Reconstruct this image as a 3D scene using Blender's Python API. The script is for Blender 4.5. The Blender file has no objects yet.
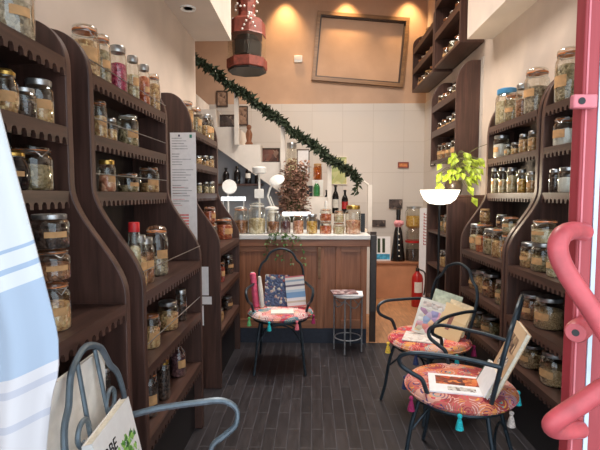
import bpy, bmesh, math, random
from mathutils import Vector, Matrix, Euler
random.seed(7)
PI = math.pi
sc = bpy.context.scene
COL = sc.collection

# ------------------------------------------------------------------ materials
def srgb(c):
    return tuple(((x/255)/12.92 if x/255 <= .04045 else ((x/255+.055)/1.055)**2.4) for x in c) + (1.0,)

def new_mat(name):
    m = bpy.data.materials.new(name); m.use_nodes = True
    nt = m.node_tree
    b = nt.nodes['Principled BSDF']
    return m, nt, b

def ramp(nt, stops, interp='LINEAR'):
    r = nt.nodes.new('ShaderNodeValToRGB'); r.color_ramp.interpolation = interp
    els = r.color_ramp.elements
    while len(els) < len(stops): els.new(0.5)
    for e, (p, c) in zip(els, stops):
        e.position = p; e.color = srgb(c)
    return r

def plain(name, c, rough=.5, metal=0, var=.12, scale=30, bump=0, spec=.5):
    m, nt, b = new_mat(name)
    tc = nt.nodes.new('ShaderNodeTexCoord')
    n = nt.nodes.new('ShaderNodeTexNoise'); n.inputs['Scale'].default_value = scale; n.inputs['Detail'].default_value = 4
    nt.links.new(tc.outputs['Object'], n.inputs['Vector'])
    lo = tuple(max(0, x*(1-var)) for x in c); hi = tuple(min(255, x*(1+var)) for x in c)
    r = ramp(nt, [(.3, lo), (.7, hi)])
    nt.links.new(n.outputs['Fac'], r.inputs['Fac']); nt.links.new(r.outputs['Color'], b.inputs['Base Color'])
    b.inputs['Roughness'].default_value = rough; b.inputs['Metallic'].default_value = metal
    b.inputs['Specular IOR Level'].default_value = spec
    if bump:
        bp = nt.nodes.new('ShaderNodeBump'); bp.inputs['Strength'].default_value = bump; bp.inputs['Distance'].default_value = .01
        nt.links.new(n.outputs['Fac'], bp.inputs['Height']); nt.links.new(bp.outputs['Normal'], b.inputs['Normal'])
    return m

def wood(name, lo, hi, axis='Z', rough=.45, scale=1.0):
    m, nt, b = new_mat(name)
    tc = nt.nodes.new('ShaderNodeTexCoord'); mp = nt.nodes.new('ShaderNodeMapping')
    s = {'X': (1.5, 22, 22), 'Y': (22, 1.5, 22), 'Z': (22, 22, 1.5)}[axis]
    mp.inputs['Scale'].default_value = tuple(k*scale for k in s)
    nt.links.new(tc.outputs['Object'], mp.inputs['Vector'])
    n = nt.nodes.new('ShaderNodeTexNoise'); n.inputs['Scale'].default_value = 1.6; n.inputs['Detail'].default_value = 6
    n.inputs['Distortion'].default_value = .6
    nt.links.new(mp.outputs['Vector'], n.inputs['Vector'])
    r = ramp(nt, [(.28, lo), (.5, tuple((a+c)/2 for a, c in zip(lo, hi))), (.74, hi)])
    nt.links.new(n.outputs['Fac'], r.inputs['Fac']); nt.links.new(r.outputs['Color'], b.inputs['Base Color'])
    b.inputs['Roughness'].default_value = rough
    bp = nt.nodes.new('ShaderNodeBump'); bp.inputs['Strength'].default_value = .15; bp.inputs['Distance'].default_value = .004
    nt.links.new(n.outputs['Fac'], bp.inputs['Height']); nt.links.new(bp.outputs['Normal'], b.inputs['Normal'])
    return m

def emit(name, c, strength):
    m, nt, b = new_mat(name)
    b.inputs['Base Color'].default_value = srgb(c)
    b.inputs['Emission Color'].default_value = srgb(c); b.inputs['Emission Strength'].default_value = strength
    return m

def glass_mat(name, tint, refl=.35):
    m, nt, b = new_mat(name); nt.nodes.remove(b)
    out = nt.nodes['Material Output']
    t = nt.nodes.new('ShaderNodeBsdfTransparent'); t.inputs['Color'].default_value = srgb(tint)
    g = nt.nodes.new('ShaderNodeBsdfGlossy'); g.inputs['Roughness'].default_value = .06; g.inputs['Color'].default_value = (.95, 1, 1, 1)
    lw = nt.nodes.new('ShaderNodeLayerWeight'); lw.inputs['Blend'].default_value = refl
    mx = nt.nodes.new('ShaderNodeMixShader')
    mr = nt.nodes.new('ShaderNodeMapRange'); mr.inputs['To Min'].default_value = .05; mr.inputs['To Max'].default_value = .75
    nt.links.new(lw.outputs['Facing'], mr.inputs['Value'])
    nt.links.new(mr.outputs['Result'], mx.inputs['Fac'])
    nt.links.new(t.outputs[0], mx.inputs[1]); nt.links.new(g.outputs[0], mx.inputs[2])
    nt.links.new(mx.outputs[0], out.inputs['Surface'])
    return m

def chunks(name, cols, scale=70, rough=.7):
    """dried pieces packed together: cell colours with a bumpy relief"""
    m, nt, b = new_mat(name)
    tc = nt.nodes.new('ShaderNodeTexCoord')
    v = nt.nodes.new('ShaderNodeTexVoronoi'); v.inputs['Scale'].default_value = scale
    nt.links.new(tc.outputs['Object'], v.inputs['Vector'])
    sep = nt.nodes.new('ShaderNodeSeparateColor'); nt.links.new(v.outputs['Color'], sep.inputs['Color'])
    n = len(cols)
    r = ramp(nt, [(i/max(1, n-1)*.9, c) for i, c in enumerate(cols)])
    nt.links.new(sep.outputs['Red'], r.inputs['Fac']); nt.links.new(r.outputs['Color'], b.inputs['Base Color'])
    bp = nt.nodes.new('ShaderNodeBump'); bp.inputs['Strength'].default_value = .8; bp.inputs['Distance'].default_value = .012
    bp.invert = True
    nt.links.new(v.outputs['Distance'], bp.inputs['Height']); nt.links.new(bp.outputs['Normal'], b.inputs['Normal'])
    b.inputs['Roughness'].default_value = rough
    return m

M = {}
M['wood_z'] = wood('dark walnut upright', (56, 38, 33), (94, 66, 57), 'Z', .42)
M['wood_y'] = wood('dark walnut board', (54, 37, 32), (90, 64, 55), 'Y', .38)
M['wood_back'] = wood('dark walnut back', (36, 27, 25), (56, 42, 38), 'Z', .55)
M['plinth'] = plain('black plinth', (24, 23, 26), .45)
M['oak_z'] = wood('counter panel wood', (124, 78, 52), (170, 114, 82), 'Z', .42)
M['oak_x'] = wood('counter rail wood', (124, 80, 56), (174, 120, 88), 'X', .42)
M['marble'] = plain('white counter slab', (226, 226, 224), .25, var=.05, scale=6)
M['glass'] = glass_mat('clear jar glass', (246, 245, 240))
M['glass_green'] = glass_mat('green bottle glass', (110, 190, 140))
M['glass_amber'] = glass_mat('amber glass', (222, 166, 104))
M['glass_dark'] = plain('black glass', (22, 20, 22), .12)
M['pane'] = glass_mat('door pane', (225, 240, 245))
M['silver'] = plain('tin lid', (178, 180, 180), .3, .9, .08)
M['gold'] = plain('gold lid', (196, 160, 84), .3, .85, .08)
M['blacklid'] = plain('black lid', (30, 28, 28), .4)
M['redlid'] = plain('red lid', (196, 40, 44), .4)
M['bluelid'] = plain('blue lid', (70, 140, 185), .4)
M['cork'] = plain('cork', (178, 140, 92), .8, bump=.3, scale=120)
M['seal'] = plain('rubber seal', (206, 130, 80), .6)
M['steel'] = plain('steel wire', (150, 150, 148), .3, .9)
M['tag'] = plain('kraft tag', (196, 152, 104), .8, var=.08)
M['white_tag'] = plain('white tag', (226, 222, 212), .8, var=.04)
C = {}
C['tan'] = chunks('tan contents', [(168, 124, 80), (210, 168, 116), (226, 196, 146)])
C['brown'] = chunks('brown contents', [(110, 72, 48), (154, 104, 70), (176, 128, 92)])
C['green'] = chunks('green contents', [(120, 106, 72), (166, 150, 112), (192, 174, 138)])
C['grey'] = chunks('grey contents', [(126, 114, 96), (168, 154, 130), (194, 178, 152)])
C['pink'] = chunks('pink contents', [(150, 34, 72), (196, 60, 104), (206, 96, 124)])
C['rose'] = chunks('rose contents', [(190, 120, 92), (222, 164, 132), (232, 190, 160)], 45)
C['orange'] = chunks('orange contents', [(172, 74, 44), (206, 108, 70), (220, 140, 96)], 50)
C['red'] = chunks('red contents', [(130, 36, 30), (170, 58, 44), (190, 88, 66)])
C['cream'] = chunks('cream contents', [(190, 172, 132), (218, 204, 164), (228, 218, 190)])
C['dark'] = chunks('dark contents', [(44, 34, 32), (70, 52, 46), (92, 72, 62)])
C['black'] = chunks('black contents', [(24, 24, 28), (40, 38, 42), (48, 46, 48)])
C['purple'] = chunks('purple contents', [(70, 44, 54), (104, 66, 76), (120, 84, 88)])
C['white'] = plain('white contents', (232, 232, 226), .8, var=.03)
C['yellow'] = chunks('yellow contents', [(190, 140, 50), (222, 176, 80), (228, 196, 110)])
C['grain'] = chunks('grain contents', [(158, 126, 88), (190, 158, 116), (204, 176, 138)], 130)

M['iron'] = plain('blue black wrought iron', (52, 62, 70), .42, .55, .1)
M['iron_light'] = plain('grey blue wrought iron', (98, 112, 122), .38, .3, .08)
M['grey_metal'] = plain('grey painted metal', (146, 148, 152), .45, .25)
M['white_plastic'] = plain('white plastic', (232, 232, 228), .4, var=.02)
M['tube'] = emit('lit white tube', (240, 248, 255), 2.2)
M['bowl'] = emit('lit frosted bowl', (255, 244, 224), 2.6)
M['plaster'] = plain('pale plaster', (206, 190, 176), .9, var=.04, scale=3, bump=.05)
M['plaster_warm'] = plain('salmon plaster', (188, 156, 132), .9, var=.05, scale=2.5, bump=.05)
M['soffit'] = plain('soffit plaster', (214, 202, 190), .9, var=.03, scale=3)
M['ceil'] = plain('ceiling paint', (205, 180, 155), .9, var=.03)
M['stairwhite'] = plain('white stair paint', (226, 219, 210), .8, var=.03, scale=6)
M['greywall'] = plain('grey blue wall', (158, 164, 172), .85, var=.05, scale=5)
M['tanbox'] = plain('tan painted ledge', (190, 134, 98), .7, var=.06, scale=4)
M['door'] = wood('red painted door', (144, 46, 52), (170, 62, 68), 'Z', .45)
M['doorpink'] = plain('pink worn handle paint', (184, 78, 84), .4, var=.14, scale=18)
M['hinge'] = plain('pale pink plate', (208, 118, 126), .5, var=.05)
M['paper'] = plain('white paper', (236, 237, 240), .9, var=.02)
M['pages'] = plain('book pages', (226, 218, 200), .9, var=.05, scale=90)
M['black'] = plain('black enamel', (20, 20, 22), .4)
M['dark_frame'] = wood('dark picture frame', (52, 38, 32), (74, 56, 46), 'Z', .5)
M['gilt'] = wood('brown gilt frame', (112, 84, 58), (152, 116, 82), 'X', .45)
M['leaf'] = plain('dark garland leaves', (46, 58, 38), .7, var=.3, scale=40)
M['ivy'] = plain('ivy leaves', (70, 104, 52), .6, var=.3, scale=40)
M['pothos'] = plain('yellow green leaves', (138, 160, 44), .5, var=.3, scale=25)
M['stem'] = plain('green stem', (84, 84, 50), .7)
M['extinguisher'] = plain('red enamel', (172, 34, 32), .3, var=.05)
M['redbrown'] = plain('red brown wood', (126, 62, 50), .55, var=.15)
M['bead'] = plain('pearly beads', (228, 222, 214), .25, var=.03)
M['dried'] = chunks('dried flowers', [(130, 92, 82), (166, 118, 104), (186, 152, 130), (150, 124, 102)], 60)

def tile_mat(name, base, line, sx, sz, swap):
    m, nt, b = new_mat(name)
    tc = nt.nodes.new('ShaderNodeTexCoord'); sep = nt.nodes.new('ShaderNodeSeparateXYZ'); cmb = nt.nodes.new('ShaderNodeCombineXYZ')
    nt.links.new(tc.outputs['Object'], sep.inputs[0])
    nt.links.new(sep.outputs['Y' if swap else 'X'], cmb.inputs['X']); nt.links.new(sep.outputs['Z'], cmb.inputs['Y'])
    br = nt.nodes.new('ShaderNodeTexBrick'); br.offset = 0; br.inputs['Scale'].default_value = 1
    br.inputs['Brick Width'].default_value = sx; br.inputs['Row Height'].default_value = sz
    br.inputs['Mortar Size'].default_value = .004; br.inputs['Color1'].default_value = srgb(base)
    br.inputs['Color2'].default_value = srgb(tuple(x*.975 for x in base)); br.inputs['Mortar'].default_value = srgb(line)
    nt.links.new(cmb.outputs[0], br.inputs['Vector']); nt.links.new(br.outputs['Color'], b.inputs['Base Color'])
    b.inputs['Roughness'].default_value = .3
    return m
M['tile_b'] = tile_mat('white wall tiles', (206, 199, 192), (190, 182, 174), .46, .46, False)
M['tile_r'] = tile_mat('white side wall tiles', (204, 196, 188), (188, 180, 172), .46, .46, True)

def floor_mat(name, c1, c2, mort, bw, rh, rough, swap=True, msize=.004):
    m, nt, b = new_mat(name)
    tc = nt.nodes.new('ShaderNodeTexCoord'); sep = nt.nodes.new('ShaderNodeSeparateXYZ'); cmb = nt.nodes.new('ShaderNodeCombineXYZ')
    nt.links.new(tc.outputs['Object'], sep.inputs[0])
    nt.links.new(sep.outputs['Y' if swap else 'X'], cmb.inputs['X']); nt.links.new(sep.outputs['X' if swap else 'Y'], cmb.inputs['Y'])
    br = nt.nodes.new('ShaderNodeTexBrick'); br.offset = .5; br.inputs['Scale'].default_value = 1
    br.inputs['Brick Width'].default_value = bw; br.inputs['Row Height'].default_value = rh
    br.inputs['Mortar Size'].default_value = msize; br.inputs['Mortar Smooth'].default_value = .4
    br.inputs['Color1'].default_value = srgb(c1); br.inputs['Color2'].default_value = srgb(c2); br.inputs['Mortar'].default_value = srgb(mort)
    nt.links.new(cmb.outputs[0], br.inputs['Vector'])
    n = nt.nodes.new('ShaderNodeTexNoise'); n.inputs['Scale'].default_value = 3; n.inputs['Detail'].default_value = 8
    mp = nt.nodes.new('ShaderNodeMapping'); mp.inputs['Scale'].default_value = (14, 1.6, 1)
    nt.links.new(tc.outputs['Object'], mp.inputs[0]); nt.links.new(mp.outputs[0], n.inputs['Vector'])
    mx = nt.nodes.new('ShaderNodeMix'); mx.data_type = 'RGBA'; mx.blend_type = 'MULTIPLY'; mx.inputs[0].default_value = .75
    r = ramp(nt, [(.3, (150, 150, 150)), (.75, (255, 255, 255))])
    nt.links.new(n.outputs['Fac'], r.inputs['Fac'])
    nt.links.new(br.outputs['Color'], mx.inputs[6]); nt.links.new(r.outputs['Color'], mx.inputs[7])
    nt.links.new(mx.outputs[2], b.inputs['Base Color'])
    r2 = nt.nodes.new('ShaderNodeMapRange'); r2.inputs['To Min'].default_value = rough-.08; r2.inputs['To Max'].default_value = rough+.15
    nt.links.new(n.outputs['Fac'], r2.inputs['Value']); nt.links.new(r2.outputs[0], b.inputs['Roughness'])
    bp = nt.nodes.new('ShaderNodeBump'); bp.inputs['Strength'].default_value = .35; bp.inputs['Distance'].default_value = .004
    nt.links.new(br.outputs['Fac'], bp.inputs['Height']); bp.invert = True
    nt.links.new(bp.outputs['Normal'], b.inputs['Normal'])
    return m
M['floor'] = floor_mat('dark worn parquet', (60, 56, 60), (45, 43, 48), (78, 77, 84), .42, .075, .38)  # blue of the daylight is put into the board colours
M['floor_tan'] = floor_mat('tan tiled floor', (196, 146, 106), (186, 136, 98), (160, 118, 88), .4, .4, .5)

def patchwork(name, cols, scale):
    m, nt, b = new_mat(name)
    tc = nt.nodes.new('ShaderNodeTexCoord')
    v = nt.nodes.new('ShaderNodeTexVoronoi'); v.inputs['Scale'].default_value = scale; v.inputs['Randomness'].default_value = .8
    nt.links.new(tc.outputs['Object'], v.inputs['Vector'])
    sep = nt.nodes.new('ShaderNodeSeparateColor'); nt.links.new(v.outputs['Color'], sep.inputs['Color'])
    r = ramp(nt, [(i/len(cols), c) for i, c in enumerate(cols)], 'CONSTANT')
    nt.links.new(sep.outputs['Green'], r.inputs['Fac'])
    # embroidered rings inside every patch
    w = nt.nodes.new('ShaderNodeMath'); w.operation = 'MULTIPLY'; w.inputs[1].default_value = 46
    s = nt.nodes.new('ShaderNodeMath'); s.operation = 'SINE'
    nt.links.new(v.outputs['Distance'], w.inputs[0]); nt.links.new(w.outputs[0], s.inputs[0])
    r2 = ramp(nt, [(.0, (0, 0, 0)), (.5, (0, 0, 0)), (.62, (255, 255, 255))])
    nt.links.new(s.outputs[0], r2.inputs['Fac'])
    v2 = nt.nodes.new('ShaderNodeTexVoronoi'); v2.inputs['Scale'].default_value = scale*3.1
    nt.links.new(tc.outputs['Object'], v2.inputs['Vector'])
    sp2 = nt.nodes.new('ShaderNodeSeparateColor'); nt.links.new(v2.outputs['Color'], sp2.inputs['Color'])
    r3 = ramp(nt, [(0, (214, 176, 168)), (.25, (150, 40, 62)), (.45, (226, 160, 70)), (.62, (206, 80, 90)), (.8, (96, 70, 110)), (.92, (90, 160, 160))], 'CONSTANT')
    nt.links.new(sp2.outputs['Red'], r3.inputs['Fac'])
    mx = nt.nodes.new('ShaderNodeMix'); mx.data_type = 'RGBA'
    nt.links.new(r2.outputs['Color'], mx.inputs[0]); nt.links.new(r.outputs['Color'], mx.inputs[6]); nt.links.new(r3.outputs['Color'], mx.inputs[7])
    nt.links.new(mx.outputs[2], b.inputs['Base Color']); b.inputs['Roughness'].default_value = .9
    return m
M['cush_a'] = patchwork('pink patchwork', [(206, 110, 116), (222, 160, 158), (186, 70, 88), (224, 200, 196), (80, 150, 160)], 11)
M['cush_b'] = patchwork('red patchwork', [(196, 66, 74), (214, 110, 96), (170, 44, 66), (216, 150, 100), (206, 170, 160)], 12)
M['cush_c'] = patchwork('rust patchwork', [(186, 104, 92), (210, 156, 140), (160, 70, 66), (208, 130, 90), (196, 128, 140)], 10)

def bands(name, axis, stops, rough=.9, scale=1.0, off=0.0, tilt=0.0, taxis='X'):
    m, nt, b = new_mat(name)
    tc = nt.nodes.new('ShaderNodeTexCoord'); sep = nt.nodes.new('ShaderNodeSeparateXYZ')
    nt.links.new(tc.outputs['Object'], sep.inputs[0])
    t = nt.nodes.new('ShaderNodeMath'); t.operation = 'MULTIPLY_ADD'; t.inputs[1].default_value = tilt
    nt.links.new(sep.outputs[taxis], t.inputs[0]); nt.links.new(sep.outputs[axis], t.inputs[2])
    k = nt.nodes.new('ShaderNodeMath'); k.operation = 'MULTIPLY_ADD'; k.inputs[1].default_value = scale; k.inputs[2].default_value = off
    nt.links.new(t.outputs[0], k.inputs[0])
    r = ramp(nt, stops, 'CONSTANT')
    nt.links.new(k.outputs[0], r.inputs['Fac']); nt.links.new(r.outputs['Color'], b.inputs['Base Color'])
    b.inputs['Roughness'].default_value = rough
    return m

# ------------------------------------------------------------------ mesh building
class MB:
    def __init__(s): s.v = []; s.f = []
    def add(s, vs, fs):
        b = len(s.v); s.v += [tuple(v) for v in vs]; s.f += [tuple(b+i for i in f) for f in fs]; return s
    def box(s, x0, x1, y0, y1, z0, z1):
        return s.add([(x0,y0,z0),(x1,y0,z0),(x1,y1,z0),(x0,y1,z0),(x0,y0,z1),(x1,y0,z1),(x1,y1,z1),(x0,y1,z1)],
              [(0,3,2,1),(4,5,6,7),(0,1,5,4),(1,2,6,5),(2,3,7,6),(3,0,4,7)])
    def lathe(s, prof, n=20, c=(0,0,0), sx=1, sy=1, a0=0, a1=None, cap=True):
        full = a1 is None
        if full: a1 = a0+2*PI
        m = n if full else n+1
        vs = []; fs = []
        for r, z in prof:
            for i in range(m):
                a = a0+(a1-a0)*i/n
                vs.append((c[0]+r*sx*math.cos(a), c[1]+r*sy*math.sin(a), c[2]+z))
        for j in range(len(prof)-1):
            for i in range(n):
                k = (i+1) % m
                fs.append((j*m+i, j*m+k, (j+1)*m+k, (j+1)*m+i))
        if full and cap:
            if prof[0][0] > 1e-6: fs.append(tuple(range(m-1, -1, -1)))
            if prof[-1][0] > 1e-6: fs.append(tuple((len(prof)-1)*m+i for i in range(m)))
        return s.add(vs, fs)
    def tube(s, pts, r, n=8, closed=False):
        P = [Vector(p) for p in pts]; N = len(P)
        rr = r if isinstance(r, (list, tuple)) else [r]*N
        vs = []; fs = []; up = None
        for i, p in enumerate(P):
            a = P[(i-1) % N] if (closed or i > 0) else P[i]
            b = P[(i+1) % N] if (closed or i < N-1) else P[i]
            t = (b-a).normalized()
            if up is None:
                up = Vector((0,0,1)) if abs(t.z) < .9 else Vector((1,0,0))
            up = (up - t*up.dot(t))
            up = up.normalized() if up.length > 1e-6 else t.orthogonal().normalized()
            w = t.cross(up)
            for k in range(n):
                an = 2*PI*k/n
                vs.append(p + (up*math.cos(an)+w*math.sin(an))*rr[i])
        M_ = N if closed else N-1
        for i in range(M_):
            j = (i+1) % N
            for k in range(n):
                q = (k+1) % n
                fs.append((i*n+k, i*n+q, j*n+q, j*n+k))
        if not closed:
            fs.append(tuple(range(n-1,-1,-1))); fs.append(tuple((N-1)*n+k for k in range(n)))
        return s.add(vs, fs)
    def prism(s, poly, axis, t0, t1):
        n = len(poly)
        def P(a, b, t): return {'X': (t,a,b), 'Y': (a,t,b), 'Z': (a,b,t)}[axis]
        vs = [P(a,b,t0) for a,b in poly]+[P(a,b,t1) for a,b in poly]
        fs = [tuple(range(n-1,-1,-1)), tuple(range(n,2*n))]+[(i,(i+1)%n,n+(i+1)%n,n+i) for i in range(n)]
        return s.add(vs, fs)
    def ball(s, c, rx, ry=None, rz=None, n=12, m=8):
        ry = rx if ry is None else ry; rz = rx if rz is None else rz
        vs = [(c[0],c[1],c[2]-rz)]; fs = []
        for j in range(1, m):
            t = -PI/2+PI*j/m
            for i in range(n):
                a = 2*PI*i/n
                vs.append((c[0]+rx*math.cos(t)*math.cos(a), c[1]+ry*math.cos(t)*math.sin(a), c[2]+rz*math.sin(t)))
        vs.append((c[0],c[1],c[2]+rz))
        for i in range(n): fs.append((0, 1+(i+1)%n, 1+i))
        for j in range(m-2):
            for i in range(n):
                fs.append((1+j*n+i, 1+j*n+(i+1)%n, 1+(j+1)*n+(i+1)%n, 1+(j+1)*n+i))
        L = len(vs)-1
        for i in range(n): fs.append((L, 1+(m-2)*n+i, 1+(m-2)*n+(i+1)%n))
        return s.add(vs, fs)
    def leaf(s, p, d, up, L, W, fold=.25):
        d = Vector(d).normalized(); up = Vector(up); sd = d.cross(up)
        sd = sd.normalized() if sd.length > 1e-5 else d.orthogonal().normalized()
        n = sd.cross(d); p = Vector(p)
        vs = [p, p+d*L*.4+sd*W*.5+n*W*fold, p+d*L*.45-n*W*.05, p+d*L*.4-sd*W*.5+n*W*fold, p+d*L-n*L*.15]
        return s.add(vs, [(0,2,1),(0,3,2),(1,2,4),(2,3,4)])
    def build(s, name, mat, parent=None, smooth=True, bevel=0, angle=38, loc=None):
        me = bpy.data.meshes.new(name); me.from_pydata(s.v, [], s.f); me.update()
        bm = bmesh.new(); bm.from_mesh(me); bmesh.ops.recalc_face_normals(bm, faces=bm.faces); bm.to_mesh(me); bm.free()
        if smooth:
            me.polygons.foreach_set('use_smooth', [True]*len(me.polygons)); me.set_sharp_from_angle(angle=math.radians(angle))
        me.materials.append(mat)
        o = bpy.data.objects.new(name, me); COL.objects.link(o)
        if parent: o.parent = parent
        if loc: o.location = loc
        if bevel:
            md = o.modifiers.new('edge', 'BEVEL'); md.width = bevel; md.segments = 2; md.limit_method = 'ANGLE'
        return o

def tag(o, label, cat, group=None):
    nw = len(label.replace('-', ' ').split()); n2 = len(label.split())
    if not 4 <= n2 <= 16: print('LABEL LENGTH', n2, label)
    o['label'] = label; o['category'] = cat
    if group: o['group'] = group
    return o
def thing(name, label, cat, loc=(0,0,0), rz=0, group=None):
    o = bpy.data.objects.new(name, None); COL.objects.link(o); o.empty_display_size = .05
    o.location = loc; o.rotation_euler = (0, 0, rz)
    return tag(o, label, cat, group)
def struct(o): o['kind'] = 'structure'; return o

def smooth_path(pts, k=6, closed=False):
    P = [Vector(p) for p in pts]; n = len(P); out = []
    for i in range(n if closed else n-1):
        if closed: a, b, c, d = P[(i-1)%n], P[i], P[(i+1)%n], P[(i+2)%n]
        else: a, b, c, d = P[max(i-1,0)], P[i], P[i+1], P[min(i+2,n-1)]
        for j in range(k):
            t = j/k
            out.append(.5*((2*b)+(c-a)*t+(2*a-5*b+4*c-d)*t*t+(3*b-a-3*c+d)*t**3))
    if not closed: out.append(P[-1])
    return out
# ------------------------------------------------------------------ the room
WL, WR, YB, CZ = -1.125, 1.70, 6.75, 4.6
struct(MB().box(-1.3, 1.9, -1.0, 4.4, -.08, 0).build('floor', M['floor'], smooth=False))
struct(MB().box(-2.7, 1.9, 4.4, 6.95, -.08, 0).build('floor_rear', M['floor_tan'], smooth=False))
struct(MB().box(-2.7, 1.9, .3, 6.95, CZ, CZ+.1).build('ceiling', M['ceil'], smooth=False))
wl = MB().box(WL-.16, WL, .3, 4.3, 0, CZ); wl.build('wall_left', M['plaster'], smooth=False)['kind'] = 'structure'
struct(MB().box(-2.7, -2.54, 4.3, YB+.2, 0, CZ).build('wall_stairwell', M['plaster_warm'], smooth=False))
struct(MB().box(-2.54, WL-.16, 4.14, 4.3, 0, CZ).build('wall_return', M['plaster'], smooth=False))
struct(MB().box(WR, WR+.2, .3, YB+.2, 0, CZ).build('wall_right', M['plaster'], smooth=False))
struct(MB().box(-2.54, WR, YB, YB+.2, 0, CZ).build('wall_back', M['plaster_warm'], smooth=False))
struct(MB().box(-2.54, WR, YB-.012, YB, 0, 2.87).build('trim_1', M['tile_b'], smooth=False))
struct(MB().box(WR-.012, WR, 4.5, YB-.012, 0, 2.87).build('trim_2', M['tile_r'], smooth=False))
struct(MB().box(WL, -.775, .3, 4.3, 2.97, CZ).build('wall_bulkhead_left', M['soffit'], smooth=False))
struct(MB().box(1.46, WR, .3, 4.3, 2.965, CZ).build('wall_bulkhead_right', M['soffit'], smooth=False))
struct(MB().box(WL-.16, WR+.2, .2, .34, 2.75, CZ).build('wall_front', M['plaster'], smooth=False))

# ------------------------------------------------------------------ jar shelves
def prof(du, dl, top):
    p = [(0, 0), (dl, 0), (dl, 1.12)]
    for i in range(1, 15):
        t = i/14; s = t*t*(3-2*t)
        p.append((dl+(du-dl)*s, 1.12+.42*t))
    r = top-1.98
    for i in range(0, 11):
        a = i/10*PI/2
        p.append((.05+(du-.05)*math.cos(a), 1.98+r*math.sin(a)))
    p.append((0, top))
    return p
def scallop(y0, y1, z, strip=.040, tooth=.024, pitch=.045):
    n = max(2, round((y1-y0)/pitch)); w = (y1-y0)/n
    p = [(y0, z), (y0, z-strip-tooth)]
    for i in range(n):
        a = y0+i*w
        p += [(a+w*.20, z-strip-tooth), (a+w*.22, z-strip-tooth*.35), (a+w*.36, z-strip), (a+w*.64, z-strip), (a+w*.78, z-strip-tooth*.35), (a+w*.80, z-strip-tooth)]
    p += [(y1, z-strip-tooth), (y1, z)]
    return p
def shelf_unit(label, wx, dr, y0, y1, zs, du=.225, dl=.425, top=2.2, wires=()):
    t = thing('shelf_unit', label, 'shelf unit', (wx, y0, 0), 0, 'spice jar shelf units')
    L = y1-y0; pf = [(dr*d, z) for d, z in prof(du, dl, top)]
    for a, b in ((0, .038), (L-.038, L)):
        MB().prism(pf, 'Y', a, b).build('side_panel', M['wood_z'], t, bevel=.004)
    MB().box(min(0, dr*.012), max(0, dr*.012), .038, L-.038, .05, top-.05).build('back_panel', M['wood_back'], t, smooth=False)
    for z in zs:
        d = du if z > 1.4 else dl
        xa, xb = sorted((dr*.012, dr*(d-.014)))
        b = MB().box(xa, xb, .038, L-.038, z-.024, z).build('shelf', M['wood_y'], t, smooth=False)
        xa, xb = sorted((dr*(d-.014), dr*(d-.001)))
        MB().prism(scallop(.038, L-.038, z), 'X', xa, xb).build('scalloped_apron', M['wood_y'], b, smooth=False)
    xa, xb = sorted((dr*.012, dr*(dl-.05)))
    MB().box(xa, xb, .038, L-.038, 0, .33).build('plinth', M['plinth'], t, smooth=False)
    for z in wires:
        d = (du if z > 1.4 else dl)-.005
        MB().tube([(dr*d, .02, z), (dr*d, L-.02, z)], .0028, 6).build('guard_wire', M['steel'], t)
    return t
LZ = [2.0, 1.75, 1.515, 1.09, .76, .44]
RZ = [2.06, 1.80, 1.515, 1.045, .72, .42]
shelf_unit('dark wood jar shelf unit at the left beside the hanging cloth', WL, 1, .95, 1.655, LZ, top=2.15)
shelf_unit('dark wood jar shelf unit with wire rails, middle of the left wall', WL, 1, 1.785, 2.755, LZ, top=2.17, wires=(2.05, 1.82, 1.59, 1.18, .86))
shelf_unit('dark wood jar shelf unit with paper lists on its side, beside the counter', WL, 1, 3.30, 4.22, LZ, top=2.26)
shelf_unit('dark wood jar shelf unit on the right, partly behind the red door', WR, -1, 1.72, 2.915, RZ, top=2.3)
shelf_unit('dark wood jar shelf unit on the right wall beside the potted plant', WR, -1, 2.935, 3.80, RZ, top=2.28)

# low cabinet by the lamp
t = thing('low_cabinet', 'low dark wood cabinet of jars behind the floor lamp', 'cabinet', (WR, 4.2, 0))
LC = .75
for a, b in ((0, .035), (LC-.035, LC)):
    MB().box(-.42, 0, a, b, 0, 1.47).build('side_panel', M['wood_z'], t, bevel=.004)
MB().box(-.43, 0, 0, LC, 1.47, 1.50).build('top', M['wood_y'], t, bevel=.003)
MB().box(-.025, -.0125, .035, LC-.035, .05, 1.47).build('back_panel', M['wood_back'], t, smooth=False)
for z in (1.12, .76, .40): MB().box(-.41, -.026, .035, LC-.035, z-.025, z).build('shelf', M['wood_y'], t, smooth=False)

# wall hung cabinets at the far right
def hung(name, label, y0, y1, z0, z1, zs, d=.25, topround=.14):
    t = thing(name, label, 'wall cabinet', (WR, y0, z0)); L = y1-y0; H = z1-z0
    p = [(-.0125, 0), (-d, 0), (-d, H-topround)]
    for i in range(1, 9):
        a = i/8*PI/2; p.append((-(d-.17)-.17*math.cos(a), H-topround+topround*math.sin(a)))
    p += [(-.0125, H)]
    for a, b in ((0, .03), (L-.03, L)): MB().prism(p, 'Y', a, b).build('side_panel', M['wood_z'], t, bevel=.004)
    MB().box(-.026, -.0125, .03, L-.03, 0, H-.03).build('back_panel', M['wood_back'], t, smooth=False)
    MB().box(-d+.003, -.026, .03, L-.03, 0, .028).build('bottom_board', M['wood_y'], t, smooth=False)
    for z in zs:
        s = MB().box(-d+.01, -.026, .03, L-.03, z-z0-.02, z-z0).build('shelf', M['wood_y'], t, smooth=False)
        MB().box(-d+.002, -d+.0098, .03, L-.03, z-z0-.035, z-z0+.04).build('front_lip', M['wood_y'], s, smooth=False)
    return t
hung('wall_cabinet', 'dark wood wall cabinet of jars with rounded top, above the potted plant', 4.55, 5.48, 1.88, 2.85, [2.22, 2.52], topround=.24)
hung('wall_cabinet', 'dark wood cabinet hung high on the right wall, nearer of two', 4.48, 5.42, 3.0, 4.45, [3.36, 3.72, 4.08], topround=.1)
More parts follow.
